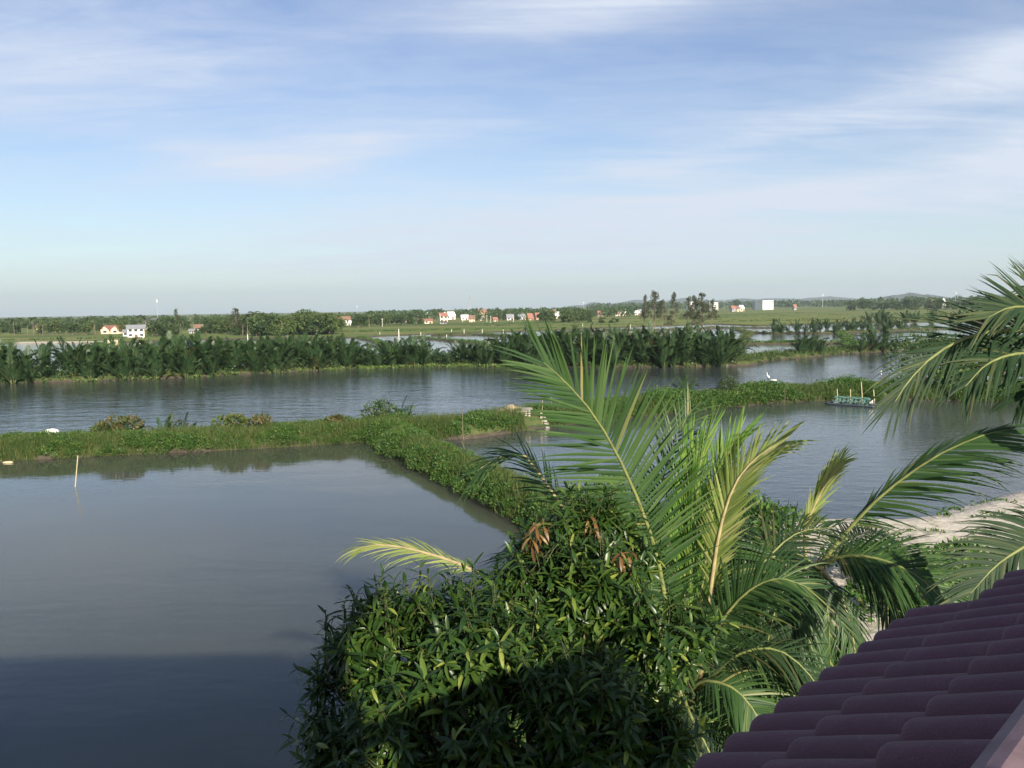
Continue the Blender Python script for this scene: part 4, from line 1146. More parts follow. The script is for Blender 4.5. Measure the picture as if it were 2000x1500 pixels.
# paddlewheel aerator
A0, A1 = G(1617, 789), G(1712, 795)
L = (A1 - A0).length
root = empty('paddlewheel_aerator', A0, math.atan2(A1.y - A0.y, A1.x - A0.x)); root.scale = (1, 1, 0.8); tag(root, 'floating paddlewheel aerator with teal paddles in the right pond', 'aerator')
for y in (-0.45, 0.45):
    MB().tube([(0, y, 0.02), (0.25, y, 0.10), (L - 0.2, y, 0.10), (L, y, 0.04)], [0.05, 0.09, 0.09, 0.05], 8).build('float', M_FLOAT, root, True)
for x in (0.15, L * .36, L * .66, L - 0.2):
    MB().box((x, 0, 0.22), (0.16, 1.1, 0.06)).build('cross_bar', M_FLOAT, root)
MB().tube([(0.3, 0, 0.42), (L - 0.25, 0, 0.42)], 0.03, 6).build('shaft', M_STEEL, root)
for x in (L * .25, L * .50, L * .75):
    wh = MB()
    for q in range(3):
        xx = x + (q - 1) * 0.30
        wh.tube([(xx - .03, 0, 0.42), (xx + .03, 0, 0.42)], 0.14, 8)
        for k in range(8):
            a = k * PI / 4 + q * 0.4
            M = Matrix.Translation((xx, 0, 0.42)) @ Matrix.Rotation(a, 4, 'X')
            wh.box((0, 0, 0.24), (0.03, 0.03, 0.3), M)
            wh.box((0, 0, 0.40), (0.22, 0.03, 0.14), M)
    wh.build('paddle_wheel', M_TEAL, root)
mot = MB().box((L - 0.42, 0, 0.50), (0.22, 0.22, 0.34)).build('motor', M_WHITE, root)
MB().box((L - 0.42, 0, 0.70), (0.16, 0.16, 0.06)).build('motor_cap', M_STEEL, mot)
MB().box((0.62, 0.1, 0.22), (0.4, 0.3, 0.12)).build('gear_cover', M_WHITE, root)

# sluice gate
g = G(1040, 834); root = empty('sluice_gate', (g.x, g.y, 0)); tag(root, 'old concrete sluice gate with dark boards set in the middle bank', 'sluice')
s = PXM(g.y)
MB().box((-0.20, 0, 0.45), (0.14, 0.30, 1.5)).build('post', M_CONC, root)
MB().box((0.62, 0.25, 0.40), (0.14, 0.30, 1.3)).build('post', M_CONC, root)
for k in range(4):
    MB().box((0.21, 0.30, 0.10 + k * 0.27), (0.68, 0.06, 0.25)).build('board', M_DARKWOOD, root)
MB().box((-0.95, 1.0, 0.55), (1.35, 1.9, 1.15)).build('side_wall', M_CONC, root)
MB().box((-0.35, 0.55, 1.20), (0.75, 1.0, 0.09)).build('deck_slab', M_CONC, root)
for k, (x, y, z, q) in enumerate([(0.95, -0.05, 0.18, .3), (0.85, -0.15, 0.45, .26), (1.02, -0.2, 0.02, .34), (0.8, 0.05, 0.72, .22)]):
    MB().box((0, 0, 0), (q, q * .8, q * .7), Matrix.Translation((x, y, z)) @ Matrix.Rotation(k * .8, 4, 'Z')).build('broken_block', M_CONC, root)

def lumpy(name, c, r, mat, parent=None, seed=1, nu=14, nv=9, amp=0.25):
    V, Fc = [], []
    for j in range(nv):
        ph = PI * j / (nv - 1)
        for i in range(nu):
            th = 2 * PI * i / nu
            k = 1 + amp * (float(vnoise(3 + math.cos(th) * 1.6 * math.sin(ph) + j * .3, 3 + math.sin(th) * 1.6, seed)) - .5) * 2
            V.append((c[0] + r[0] * math.sin(ph) * math.cos(th) * k, c[1] + r[1] * math.sin(ph) * math.sin(th) * k, c[2] + r[2] * math.cos(ph) * k))
    for j in range(nv - 1):
        for i in range(nu):
            Fc.append((j * nu + i, (j + 1) * nu + i, (j + 1) * nu + (i + 1) % nu, j * nu + (i + 1) % nu))
    return link(name, np_mesh(name, np.array(V), np.array(Fc), mat, True), parent)
def mound(name, px, py, dy, r, mat, label, cat, seed, lift=0.0):
    g = G(px, py); y = g.y + dy; z = max(0, HT(g.x, y))
    o = lumpy(name, (0, 0, r[2] * .5), r, mat, None, seed); o.location = (g.x, y, z + lift); tag(o, label, cat)
    return o
mound('earth_mound', 1003, 838, 2.2, (0.75, 0.6, 0.42), M_EARTH, 'bare pale earth heap on the bank left of the sluice', 'mound', 4)
mound('earth_mound', 978, 842, 2.4, (0.45, 0.4, 0.34), M_EARTH, 'smaller bare earth heap left of the pale one by the sluice', 'mound', 9)
mound('white_sack', 66, 897, 2.2, (0.36, 0.26, 0.2), M_WHITE, 'crumpled white sack on the left end of the middle bank', 'sack', 12, 0.4)
mound('white_sack', 57, 897, 2.2, (0.22, 0.2, 0.18), M_WHITE, 'small white bag beside the crumpled white sack', 'bag', 15, 0.4)
mound('driftwood', 20, 903, -0.2, (0.35, 0.10, 0.07), M_BAMBOO, 'short pale piece of driftwood at the left water line', 'driftwood', 18)

def bird(px, py, hgt, label, face, upright=1.0, zz=None, dep=None):
    g = G(px, py) if dep is None else AT(px, py, dep)
    z = g.z if zz is None else zz
    root = empty('egret', (g.x, g.y, z), face); tag(root, label, 'bird'); root.scale = (hgt, hgt, hgt)
    b = MB()
    if upright > 0.5:
        b.tube(spline([(-.30, 0, .42), (-.12, 0, .50), (.05, 0, .58), (.14, 0, .68), (.10, 0, .80), (.14, 0, .92), (.22, 0, .95)], 22), [.02, .06, .10, .125, .13, .13, .125, .11, .09, .07, .055, .045, .04, .036, .034, .034, .034, .036, .042, .046, .04, .02], 8)
    else:
        b.tube(spline([(-.40, 0, .30), (-.18, 0, .36), (.08, 0, .36), (.28, 0, .36), (.42, 0, .40), (.54, 0, .38)], 20), [.02, .05, .09, .12, .135, .14, .135, .12, .10, .08, .06, .05, .045, .04, .04, .04, .042, .045, .04, .02], 8)
    b.build('body', M_FEATHER, root, True)
    hd = (.22, .95) if upright > 0.5 else (.54, .38)
    MB().tube([(hd[0], 0, hd[1]), (hd[0] + .14, 0, hd[1] - .03)], [.02, .004], 5).build('beak', M_BEAK, root)
    for s in (-1, 1):
        MB().tube([(-.02, .04 * s, .48 if upright > .5 else .28), (.02, .04 * s, .24), (-.01, .04 * s, -.02)], [.016, .011, .012], 5).build('leg', M_DARKWOOD, root)
    return root
gx = G(1499, 758)
bird(1499.5, 763, 0.8, 'white egret standing at the back edge of the bank', 1.9, 1.0, 1.5, 73.6)
bird(1512, 760, 0.55, 'second white egret, stooping on the bank just below the standing one', PI, 0.0, 1.6, 71.6)
bird(271, 886, 0.62, 'white egret wading at the edge of the left pond', PI + 0.3, 0.0, -0.02)
bird(974, 703, 1.0, 'white egret on the water plants by the far river bank', 0.5, 1.0)
bird(1719, 738, 0.9, 'white egret on the bank behind the right stake', 0.5, 1.0, 1.2, 76)
# wooden boat drawn up by the middle far pond
g = G(962, 666); b = MB()
b.tube([(-2.6, 0, .35), (-1.6, 0, .12), (0, 0, .05), (1.6, 0, .12), (2.6, 0, .40)], [.05, .3, .42, .3, .05], 8)
o = b.build('wooden_boat', M_DARKWOOD, None, True); o.location = (g.x, g.y, 0.15); o.rotation_euler = (0, 0, -0.5); tag(o, 'dark wooden boat lying by the middle far pond', 'boat')

# ------------------------------------------------------------------ coconut palms close to the camera
UP = Vector((0, 0, 1))
def leaflet_geo(p, d, N, L, w, droop, kink, nseg=5):
    """folded ribbon: list of verts / faces"""
    vs, fs = [], []
    pos = p.copy(); dr = d.copy()
    for i in range(nseg + 1):
        u = i / nseg
        side = dr.cross(N)
        side = side.normalized() if side.length > 1e-4 else Vector((1, 0, 0))
        nn = side.cross(dr).normalized()
        ww = w * (0.55 + 0.45 * min(1, u * 5)) * (1 - u ** 2.2) + 0.0012
        vs += [pos + side * ww * .5 - nn * ww * 0.16, pos.copy(), pos - side * ww * .5 - nn * ww * 0.16]
        pos = pos + dr * (L / nseg)
        g = droop * (0.4 + 1.2 * u)
        if kink and u >= kink: g += 0.9
        dr = (dr + Vector((0, 0, -1)) * g / nseg * 2).normalized()
    for i in range(nseg):
        a = i * 3
        fs += [(a, a + 1, a + 4, a + 3), (a + 1, a + 2, a + 5, a + 4)]
    return vs, fs

class Palm:
    def __init__(self, name, label, base):
        self.root = tag(empty(name, base), label, 'palm'); self.base = Vector(base); self.items = []
    def frond(self, ctrl, Lmax, pairs, nhint, mat, t0=0.2, ang=(62, 24), sang=(1, 1), apow=1.0, droop=0.35, vee=0.3, rad=0.028, sides=(1, 1), prof=None, rib=None, kinks=0.10, w=0.036, spread=0.09, name='frond', label=None):
        P = spline([AT(*c) - self.base for c in ctrl], 90)
        rb = MB(); K = list(range(0, 90, 8)) + [89]
        rb.tube([P[k] for k in K], [rad * (1.25 - 1.12 * (k / 89) ** 0.8) for k in K], 6)
        fr = rb.build(name, rib or M_RACHIS, self.root, True)
        if label: fr['label'] = label
        cum = [0]
        for a, b in zip(P, P[1:]): cum.append(cum[-1] + (b - a).length)
        for i in range(pairs):
            t = t0 + (1 - t0) * ((i + 0.5) / pairs)
            s_ = t * cum[-1]; k = min(int(np.searchsorted(cum, s_)) - 1, 88); k = max(k, 0)
            T = (P[k + 1] - P[k]).normalized()
            p = P[k].lerp(P[k + 1], (s_ - cum[k]) / max(1e-6, cum[k + 1] - cum[k]))
            N = Vector(nhint); N = (N - T * N.dot(T)).normalized(); S = T.cross(N)
            pr = prof(t) if prof else (min(1, 0.45 + (t - t0) * 2.2) * (1 - 0.45 * max(0, (t - 0.55) / 0.45) ** 1.6))
            a = math.radians(ang[0] + (ang[1] - ang[0]) * ((t - t0) / (1 - t0)) ** apow)
            for q, s in enumerate((-1, 1)):
                if sides[q] <= 0: continue
                aa = a * sang[q] + random.gauss(0, spread * 0.7); ve = vee + random.gauss(0, spread * 1.3)
                d = T * math.cos(aa) + (S * s * math.cos(ve) + N * math.sin(ve)) * math.sin(aa)
                L = Lmax * pr * sides[q] * random.uniform(0.86, 1.08)
                kk = random.uniform(0.35, 0.75) if random.random() < kinks else 0
                nn = (N * math.cos(ve) - S * s * math.sin(ve)) + Vector((random.gauss(0, .12), random.gauss(0, .12), random.gauss(0, .12)))
                self.items.append((L, fr, leaflet_geo(p, d.normalized(), nn, L, w * (0.55 + 0.45 * pr) * random.uniform(.8, 1.15), droop * random.uniform(.5, 1.5), kk), mat))
        return fr
    def finish(self, single=300):
        """the longest leaflets are pieces of their own; the rest of a frond's leaflets are one mass"""
        self.items.sort(key=lambda q: -q[0])
        for L, fr, (vs, fs), mat in self.items[:single]:
            MB().add(vs, fs).build('leaflet', mat, fr, True)
        rest = {}
        for L, fr, (vs, fs), mat in self.items[single:]:
            rest.setdefault((fr.name, mat.name), (fr, mat, MB()))[2].add(vs, fs)
        for fr, mat, b in rest.values():
            tag(b.build('leaflets', mat, fr, True), kind='stuff')
    def trunk(self, pts, r0, r1, mat=None):
        b = MB(); P = spline(pts, 26)
        b.tube([p - self.base for p in P], [r0 + (r1 - r0) * i / 25 + 0.012 * (i % 2) for i in range(26)], 10)
        b.build('trunk', mat or M_BARK, self.root, True)
    def heart(self, c, r, n=26):
        """fibrous leaf bases round the bud"""
        b = MB(); c = Vector(c) - self.base
        for i in range(n):
            a = i * 2.4; rr = r * random.uniform(.5, 1)
            b.tube([c + Vector((rr * .6 * math.cos(a), rr * .6 * math.sin(a), -r * random.uniform(.8, 1.8))), c + Vector((rr * math.cos(a), rr * math.sin(a), r * random.uniform(.2, 1.6)))], [.022, .006], 5)
        b.build('fibre_sheath', M_FIBRE, self.root)

CAMW = Vector((0, -1, 0))
# palm A: the big one in the middle
cA = AT(1335, 1335, 11.5)
A = Palm('coconut_palm', 'large coconut palm right of the mango tree with a tall frond leaning left', (cA.x, cA.y, HT(cA.x, cA.y)))
A.trunk([(cA.x + .1, cA.y + .1, HT(cA.x, cA.y) - .2), (cA.x + .05, cA.y, (cA.z + 1) / 2), tuple(cA)], 0.17, 0.13)
A.heart(cA, 0.26)
A.frond([(1330, 1345, 11.5), (1303, 1190, 11.35), (1276, 1060, 11.2), (1226, 930, 11.0), (1166, 820, 10.8), (1106, 748, 10.6), (1062, 708, 10.5)], 1.38, 76, (0.15, -1, 0.25), LV_COCO, t0=0.22, apow=1.8, ang=(72, 20), droop=0.10, vee=0.12, rad=0.034, kinks=0.09, w=0.05)
A.frond([(1345, 1345, 11.6), (1347, 1180, 11.65), (1352, 1020, 11.7), (1366, 915, 11.75), (1384, 850, 11.8)], 0.98, 60, (0.9, -0.6, 0.1), LV_COCO_BRIGHT, t0=0.30, ang=(22, 14), droop=0.03, vee=0.1, rad=0.036, kinks=0.03, w=0.038, name='frond')
A.frond([(1352, 1345, 11.7), (1368, 1180, 11.75), (1388, 1020, 11.8), (1412, 910, 11.85), (1445, 850, 11.9)], 0.95, 60, (-0.5, -0.8, 0.2), LV_COCO_BRIGHT, t0=0.32, ang=(24, 14), droop=0.05, vee=0.05, rad=0.036, kinks=0.03, w=0.038)
A.frond([(1365, 1345, 11.4), (1385, 1180, 11.3), (1405, 1040, 11.2), (1436, 945, 11.1), (1482, 890, 11.0), (1532, 862, 10.9)], 0.80, 64, (-0.5, -0.75, 0.75), LV_COCO_PALE, t0=0.38, ang=(40, 22), droop=0.10, vee=0.0, rad=0.034, kinks=0.04, w=0.040, rib=M_RACHIS_DRY, sides=(1, 1))
A.frond([(1325, 1335, 12.0), (1290, 1160, 12.2), (1285, 1000, 12.4), (1310, 880, 12.5), (1350, 800, 12.6)], 0.9, 36, (-0.4, -1, 0.2), LV_COCO, t0=0.35, ang=(55, 28), droop=0.25, vee=0.15, rad=0.03, kinks=0.2)
A.frond([(1290, 1300, 12.0), (1190, 1130, 12.2), (1105, 1000, 12.4), (1034, 900, 12.5), (1012, 888, 12.5), (975, 893, 12.45), (938, 915, 12.4)], 0.85, 50, (0, -0.35, 1), LV_COCO, t0=0.42, ang=(48, 25), droop=0.55, vee=-0.1, rad=0.030, rib=M_RACHIS_DRY, kinks=0.1, label='broken frond bent over at mid length', prof=lambda t: 0.85 if t > .62 else 0.5)
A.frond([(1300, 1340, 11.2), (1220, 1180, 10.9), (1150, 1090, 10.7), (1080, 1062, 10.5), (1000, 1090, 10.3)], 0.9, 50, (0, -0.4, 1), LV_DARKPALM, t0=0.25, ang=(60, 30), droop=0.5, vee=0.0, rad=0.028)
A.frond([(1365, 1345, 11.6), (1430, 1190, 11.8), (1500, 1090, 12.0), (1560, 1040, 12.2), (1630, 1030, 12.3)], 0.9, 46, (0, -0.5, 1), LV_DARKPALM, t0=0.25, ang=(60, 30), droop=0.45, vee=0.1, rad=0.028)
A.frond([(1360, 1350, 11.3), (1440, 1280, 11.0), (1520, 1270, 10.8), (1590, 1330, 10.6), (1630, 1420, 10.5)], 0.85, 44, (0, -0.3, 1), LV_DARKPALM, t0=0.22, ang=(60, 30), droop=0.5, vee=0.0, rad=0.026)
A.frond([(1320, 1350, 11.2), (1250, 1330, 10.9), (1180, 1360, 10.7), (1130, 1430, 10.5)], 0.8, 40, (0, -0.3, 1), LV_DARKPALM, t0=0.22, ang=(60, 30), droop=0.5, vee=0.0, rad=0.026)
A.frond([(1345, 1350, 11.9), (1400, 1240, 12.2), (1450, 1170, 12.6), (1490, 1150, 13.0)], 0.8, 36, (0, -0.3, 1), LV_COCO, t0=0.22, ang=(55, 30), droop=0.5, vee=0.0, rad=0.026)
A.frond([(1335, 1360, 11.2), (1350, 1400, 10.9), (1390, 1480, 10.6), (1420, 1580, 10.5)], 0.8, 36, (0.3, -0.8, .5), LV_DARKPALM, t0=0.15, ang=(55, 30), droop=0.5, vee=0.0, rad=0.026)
A.frond([(1040, 1210, 9.7), (960, 1135, 9.85), (885, 1097, 9.95), (800, 1072, 10.05), (740, 1064, 10.1), (695, 1072, 10.15)], 0.6, 34, (0, -0.5, 0.9), LV_COCO_PALE, t0=0.35, ang=(30, 14), droop=0.35, vee=-0.2, rad=0.03, rib=M_RACHIS_DRY, w=0.022, label='yellowed frond sticking out over the water left of the mango tree')
A.frond([(1340, 1345, 11.6), (1338, 1200, 11.6), (1336, 1050, 11.65), (1340, 940, 11.7), (1352, 870, 11.75)], 0.9, 56, (0.3, -0.9, 0.1), LV_COCO_BRIGHT, t0=0.3, ang=(24, 14), droop=0.03, vee=0.1, rad=0.034, kinks=0.03)
A.frond([(1320, 1345, 11.3), (1262, 1230, 11.1), (1190, 1140, 10.9), (1110, 1100, 10.8), (1040, 1120, 10.7)], 0.95, 56, (0.1, -0.7, 0.8), LV_COCO, t0=0.2, ang=(62, 30), droop=0.45, vee=0.0, rad=0.028)
A.frond([(1350, 1345, 11.3), (1400, 1230, 11.0), (1455, 1160, 10.8), (1520, 1130, 10.6), (1585, 1150, 10.5)], 0.95, 56, (-0.1, -0.6, 0.9), LV_COCO, t0=0.2, ang=(62, 30), droop=0.45, vee=0.0, rad=0.028)
A.frond([(1345, 1350, 11.2), (1380, 1330, 10.9), (1440, 1350, 10.6), (1490, 1420, 10.4), (1515, 1510, 10.3)], 0.9, 52, (0, -0.6, 0.8), LV_COCO, t0=0.2, ang=(62, 30), droop=0.5, vee=0.0, rad=0.026)
A.frond([(1330, 1350, 12.1), (1320, 1200, 12.6), (1370, 1080, 13.0), (1440, 1020, 13.3)], 0.9, 44, (0, -0.6, 0.8), LV_DARKPALM, t0=0.25, ang=(62, 30), droop=0.4, vee=0.0, rad=0.026)
A.finish()
# palm B: in front of the sand bank
cB = AT(1600, 1108, 12.5)
B = Palm('coconut_palm', 'coconut palm in front of the sand bank with arching fronds on both sides', (cB.x, cB.y, HT(cB.x, cB.y)))
B.trunk([(cB.x - .25, cB.y + .2, HT(cB.x, cB.y) - .2), (cB.x - .12, cB.y + .1, 2.6), tuple(cB)], 0.11, 0.085)
B.heart(cB, 0.09, 30)
B.frond([(1595, 1112, 12.5), (1648, 1045, 12.35), (1725, 965, 12.1), (1825, 893, 11.85), (1915, 852, 11.65), (1972, 838, 11.55)], 1.10, 60, (-0.45, -0.55, 0.75), LV_COCO, t0=0.24, ang=(50, 20), droop=0.22, vee=-0.25, rad=0.032, kinks=0.12, w=0.042, sides=(0.6, 1.15), sang=(0.5, 1.05))
B.frond([(1575, 1112, 12.6), (1572, 1040, 12.6), (1592, 985, 12.55), (1622, 928, 12.5), (1640, 905, 12.5)], 0.62, 44, (0.5, -0.7, .4), LV_COCO_PALE, t0=0.30, ang=(26, 16), droop=0.35, vee=0.0, rad=0.028, kinks=0.12, rib=M_RACHIS_DRY)
B.frond([(1605, 1108, 12.4), (1562, 1128, 12.05), (1503, 1215, 11.6), (1455, 1320, 11.2), (1420, 1420, 10.9), (1400, 1500, 10.7)], 1.4, 84, (-0.35, -0.85, 0.75), LV_COCO, t0=0.14, ang=(66, 34), droop=0.45, vee=0.0, rad=0.03, kinks=0.10, w=0.038)
B.frond([(1605, 1103, 12.4), (1655, 1086, 12.1), (1725, 1094, 11.8), (1795, 1128, 11.5), (1860, 1190, 11.25)], 1.15, 78, (0.15, -0.75, 0.85), LV_COCO, t0=0.14, ang=(60, 26), droop=0.45, vee=0.05, rad=0.03, kinks=0.10, w=0.038)
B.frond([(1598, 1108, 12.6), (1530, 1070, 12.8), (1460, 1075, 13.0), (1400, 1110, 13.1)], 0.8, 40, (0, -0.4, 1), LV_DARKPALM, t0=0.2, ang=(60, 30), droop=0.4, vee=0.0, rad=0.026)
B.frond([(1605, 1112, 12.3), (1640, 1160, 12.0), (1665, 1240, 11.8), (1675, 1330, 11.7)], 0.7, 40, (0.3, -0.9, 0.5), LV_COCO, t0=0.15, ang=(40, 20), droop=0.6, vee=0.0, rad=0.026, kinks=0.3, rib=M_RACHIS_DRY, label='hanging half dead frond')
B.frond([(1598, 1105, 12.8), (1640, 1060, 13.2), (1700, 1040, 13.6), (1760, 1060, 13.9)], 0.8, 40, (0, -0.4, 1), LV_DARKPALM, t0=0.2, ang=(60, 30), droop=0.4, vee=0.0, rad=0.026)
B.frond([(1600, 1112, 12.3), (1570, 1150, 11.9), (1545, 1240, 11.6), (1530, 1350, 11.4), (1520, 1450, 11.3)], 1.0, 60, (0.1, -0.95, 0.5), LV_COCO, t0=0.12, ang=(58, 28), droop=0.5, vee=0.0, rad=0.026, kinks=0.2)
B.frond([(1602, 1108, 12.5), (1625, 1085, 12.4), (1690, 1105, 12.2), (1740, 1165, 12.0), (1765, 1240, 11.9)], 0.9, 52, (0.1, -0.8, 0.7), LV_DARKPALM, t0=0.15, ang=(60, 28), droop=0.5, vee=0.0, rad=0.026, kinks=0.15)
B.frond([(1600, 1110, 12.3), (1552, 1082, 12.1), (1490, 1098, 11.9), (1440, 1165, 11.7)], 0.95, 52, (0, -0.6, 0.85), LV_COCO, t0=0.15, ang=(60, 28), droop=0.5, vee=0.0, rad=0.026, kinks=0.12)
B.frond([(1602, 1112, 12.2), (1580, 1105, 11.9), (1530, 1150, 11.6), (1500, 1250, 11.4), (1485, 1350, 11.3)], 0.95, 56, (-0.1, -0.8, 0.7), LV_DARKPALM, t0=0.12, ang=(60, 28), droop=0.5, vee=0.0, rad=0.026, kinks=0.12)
B.frond([(1600, 1112, 12.3), (1606, 1130, 12.0), (1618, 1210, 11.8), (1622, 1320, 11.75)], 0.8, 48, (0.1, -0.95, 0.4), LV_COCO, t0=0.1, ang=(52, 24), droop=0.5, vee=0.0, rad=0.024, kinks=0.25)
B.finish()
# palm C: stands just outside the right edge
cC = AT(2170, 730, 10.2)
C = Palm('coconut_palm', 'tall coconut palm at the right edge whose upper fronds hang over the river', (cC.x + .3, cC.y + .4, HT(cC.x, cC.y)))
C.trunk([(cC.x + .3, cC.y + .4, .6), (cC.x + .25, cC.y + .3, 4.0), tuple(cC)], 0.18, 0.13)
C.heart(cC, 0.24)
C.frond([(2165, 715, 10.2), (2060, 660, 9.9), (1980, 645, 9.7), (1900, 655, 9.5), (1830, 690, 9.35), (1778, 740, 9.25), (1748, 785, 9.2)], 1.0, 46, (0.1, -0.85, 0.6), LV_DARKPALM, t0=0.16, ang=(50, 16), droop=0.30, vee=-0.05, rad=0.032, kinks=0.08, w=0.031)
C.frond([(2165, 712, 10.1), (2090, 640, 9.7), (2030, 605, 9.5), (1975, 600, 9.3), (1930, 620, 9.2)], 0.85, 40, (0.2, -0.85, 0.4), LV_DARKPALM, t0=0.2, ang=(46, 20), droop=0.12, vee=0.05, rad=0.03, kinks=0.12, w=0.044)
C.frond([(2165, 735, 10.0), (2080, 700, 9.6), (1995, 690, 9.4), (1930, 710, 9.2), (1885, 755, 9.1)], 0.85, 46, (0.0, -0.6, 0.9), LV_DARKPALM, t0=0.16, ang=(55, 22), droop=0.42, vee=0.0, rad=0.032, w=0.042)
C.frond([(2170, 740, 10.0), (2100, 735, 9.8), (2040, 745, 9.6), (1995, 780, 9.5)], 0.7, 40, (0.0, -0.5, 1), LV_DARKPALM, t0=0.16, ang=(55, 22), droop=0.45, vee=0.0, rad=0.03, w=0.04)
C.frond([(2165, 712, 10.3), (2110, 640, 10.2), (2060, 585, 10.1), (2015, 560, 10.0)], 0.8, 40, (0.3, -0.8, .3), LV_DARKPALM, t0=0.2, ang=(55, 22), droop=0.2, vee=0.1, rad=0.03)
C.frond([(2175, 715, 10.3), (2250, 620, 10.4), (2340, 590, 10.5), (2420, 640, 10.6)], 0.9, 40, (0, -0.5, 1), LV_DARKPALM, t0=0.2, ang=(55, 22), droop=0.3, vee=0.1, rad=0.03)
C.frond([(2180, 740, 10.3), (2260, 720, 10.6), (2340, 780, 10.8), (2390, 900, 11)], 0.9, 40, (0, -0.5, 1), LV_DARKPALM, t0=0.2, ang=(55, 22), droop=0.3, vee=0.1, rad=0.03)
C.finish()
# palm D: lower palm at the right edge, over the tiled roof
cD = AT(2140, 1025, 9.3)
D_ = Palm('coconut_palm', 'low coconut palm at the right edge just above the tiled roof', (cD.x + .2, cD.y + .2, HT(cD.x, cD.y)))
D_.trunk([(cD.x + .2, cD.y + .2, .6), (cD.x + .1, cD.y + .1, 3.0), tuple(cD)], 0.16, 0.12)
D_.heart(cD, 0.22)
D_.frond([(2135, 1020, 9.3), (2060, 1035, 9.15), (2000, 1068, 9.0), (1945, 1105, 8.9), (1895, 1160, 8.8)], 0.85, 52, (0.2, -0.8, 0.6), LV_DARKPALM, t0=0.15, ang=(60, 28), droop=0.45, vee=0.0, rad=0.03, w=0.04)
D_.frond([(2145, 1015, 9.4), (2180, 930, 9.5), (2240, 880, 9.6), (2310, 890, 9.7)], 0.8, 36, (0, -0.5, 1), LV_COCO, t0=0.2, ang=(60, 28), droop=0.3, vee=0.0, rad=0.03)
D_.frond([(2145, 1030, 9.2), (2170, 1080, 9.0), (2200, 1160, 8.9), (2210, 1260, 8.8)], 0.8, 36, (0, -0.8, 0.6), LV_COCO, t0=0.2, ang=(60, 28), droop=0.5, vee=0.0, rad=0.03)
D_.finish()

# ------------------------------------------------------------------ mango tree
tb = Vector((0.35, 9.0, 0)); tb.z = HT(tb.x, tb.y)
MG = tag(empty('mango_tree', tb), 'dense dark green mango tree in the foreground left of the tall coconut palm', 'tree')
LOBES = [(715, 1345, 120, 150, 8.6), (790, 1265, 115, 105, 8.6), (880, 1225, 125, 85, 8.9), (1050, 1160, 110, 125, 9.2), (1135, 1070, 85, 80, 9.7), (1165, 1012, 55, 45, 9.9), (1160, 1180, 130, 120, 9.0), (960, 1290, 190, 140, 8.3),
         (1260, 1290, 110, 110, 8.6), (870, 1430, 230, 150, 7.9), (1110, 1420, 200, 150, 7.7), (1270, 1440, 100, 90, 7.6), (665, 1460, 75, 120, 8.4), (1230, 1080, 60, 60, 9.9), (745, 1215, 55, 55, 8.9), (690, 1270, 40, 55, 8.7), (1000, 1560, 330, 160, 7.9), (1340, 1240, 60, 70, 9.0)]
# leaf blades (unit length along +X, folded along the midrib, drooping)
def mango_leaf(k):
    b = MB(); n = 5; droop = [0.05, 0.18, 0.32, 0.45][k]
    for i in range(n + 1):
        u = i / n
        w = 0.105 * (math.sin(PI * min(1, u * 0.93 + 0.05)) ** 0.8) * (1 if i < n else 0.05)
        z = -droop * u * u
        x = u * (1 - droop * .25 * u)
        wav = 0.012 * math.sin(u * 9 + k)
        b.v += [(x, w, z + w * .35 + wav), (x, 0, z), (x, -w, z + w * .35 - wav)]
    for i in range(n):
        a = 3 * i; b.f += [(a, a + 3, a + 4, a + 1), (a + 1, a + 4, a + 5, a + 2)]
    return b
LEAF_B = [mango_leaf(k) for k in range(4)]
LEAF_V = [np.array(b.v) for b in LEAF_B]; LEAF_F = np.array(LEAF_B[0].f)
LEAF_ME = [b.mesh('mango_leaf', LV_MANGO, True) for b in LEAF_B]
LEAF_YO = [b.mesh('young_leaf', LV_YOUNG, True) for b in LEAF_B]
def frame(d, up):
    x = d.normalized(); y = up.cross(x)
    y = y.normalized() if y.length > 1e-3 else Vector((0, 1, 0))
    z = x.cross(y)
    return Matrix((x, y, z)).transposed()
limbs = MB(); twigs = MB()
leafset = []                      # (score, matrix, variant)
lobe_c = []
for (px, py, rx, ry, d) in LOBES:
    c = AT(px, py, d); s = PXM(d)
    lobe_c.append((c, Vector((rx * s, 0.75 * max(rx, ry) * s, ry * s))))
fork = tb + Vector((-0.1, -0.1, 1.5))
for c, r in lobe_c:
    mid = fork.lerp(c, 0.5) + Vector((random.uniform(-.15, .15), random.uniform(-.15, .15), 0.1))
    limbs.tube([q - tb for q in spline([fork - Vector((0, 0, .1)), mid, c], 8)], [.055, .05, .045, .038, .03, .024, .018, .012], 6)
def shoot(p, axis, n, Lf, young=False, score=0.0):
    base = p - axis * 0.22
    twigs.tube([base - axis * .15 + Vector((0, 0, -.05)) - tb, base - tb, p - tb], [.007, .005, .003], 4)
    a0 = random.uniform(0, 6.28)
    o1 = axis.orthogonal().normalized(); o2 = axis.cross(o1)
    for i in range(n):
        u = i / max(1, n - 1)
        a = a0 + i * 2.39996
        el = 1.15 - 1.25 * (1 - u) * 1.0 + random.gauss(0, .12)        # top leaves point up, lower ones spread
        out = o1 * math.cos(a) + o2 * math.sin(a)
        dv = out * math.cos(el) + axis * math.sin(el) + Vector((0, 0, -.28 - (0.55 if young else 0.0)))
        pos = base.lerp(p, 0.25 + .75 * u)
        L = Lf * random.uniform(.75, 1.15) * (1.0 - .35 * max(0, u - .75) * 4)
        M = Matrix.Translation(pos - tb) @ frame(dv, (axis + UP * .6 + Vector((random.gauss(0, .25), random.gauss(0, .25), 0)))).to_4x4() @ Matrix.Scale(L, 4)
        leafset.append((score + random.random() * .2, M, 3 if young else random.choice((0, 1, 1, 2, 2, 3)), young))
cam_p = Vector((0, 0, CAM_H))
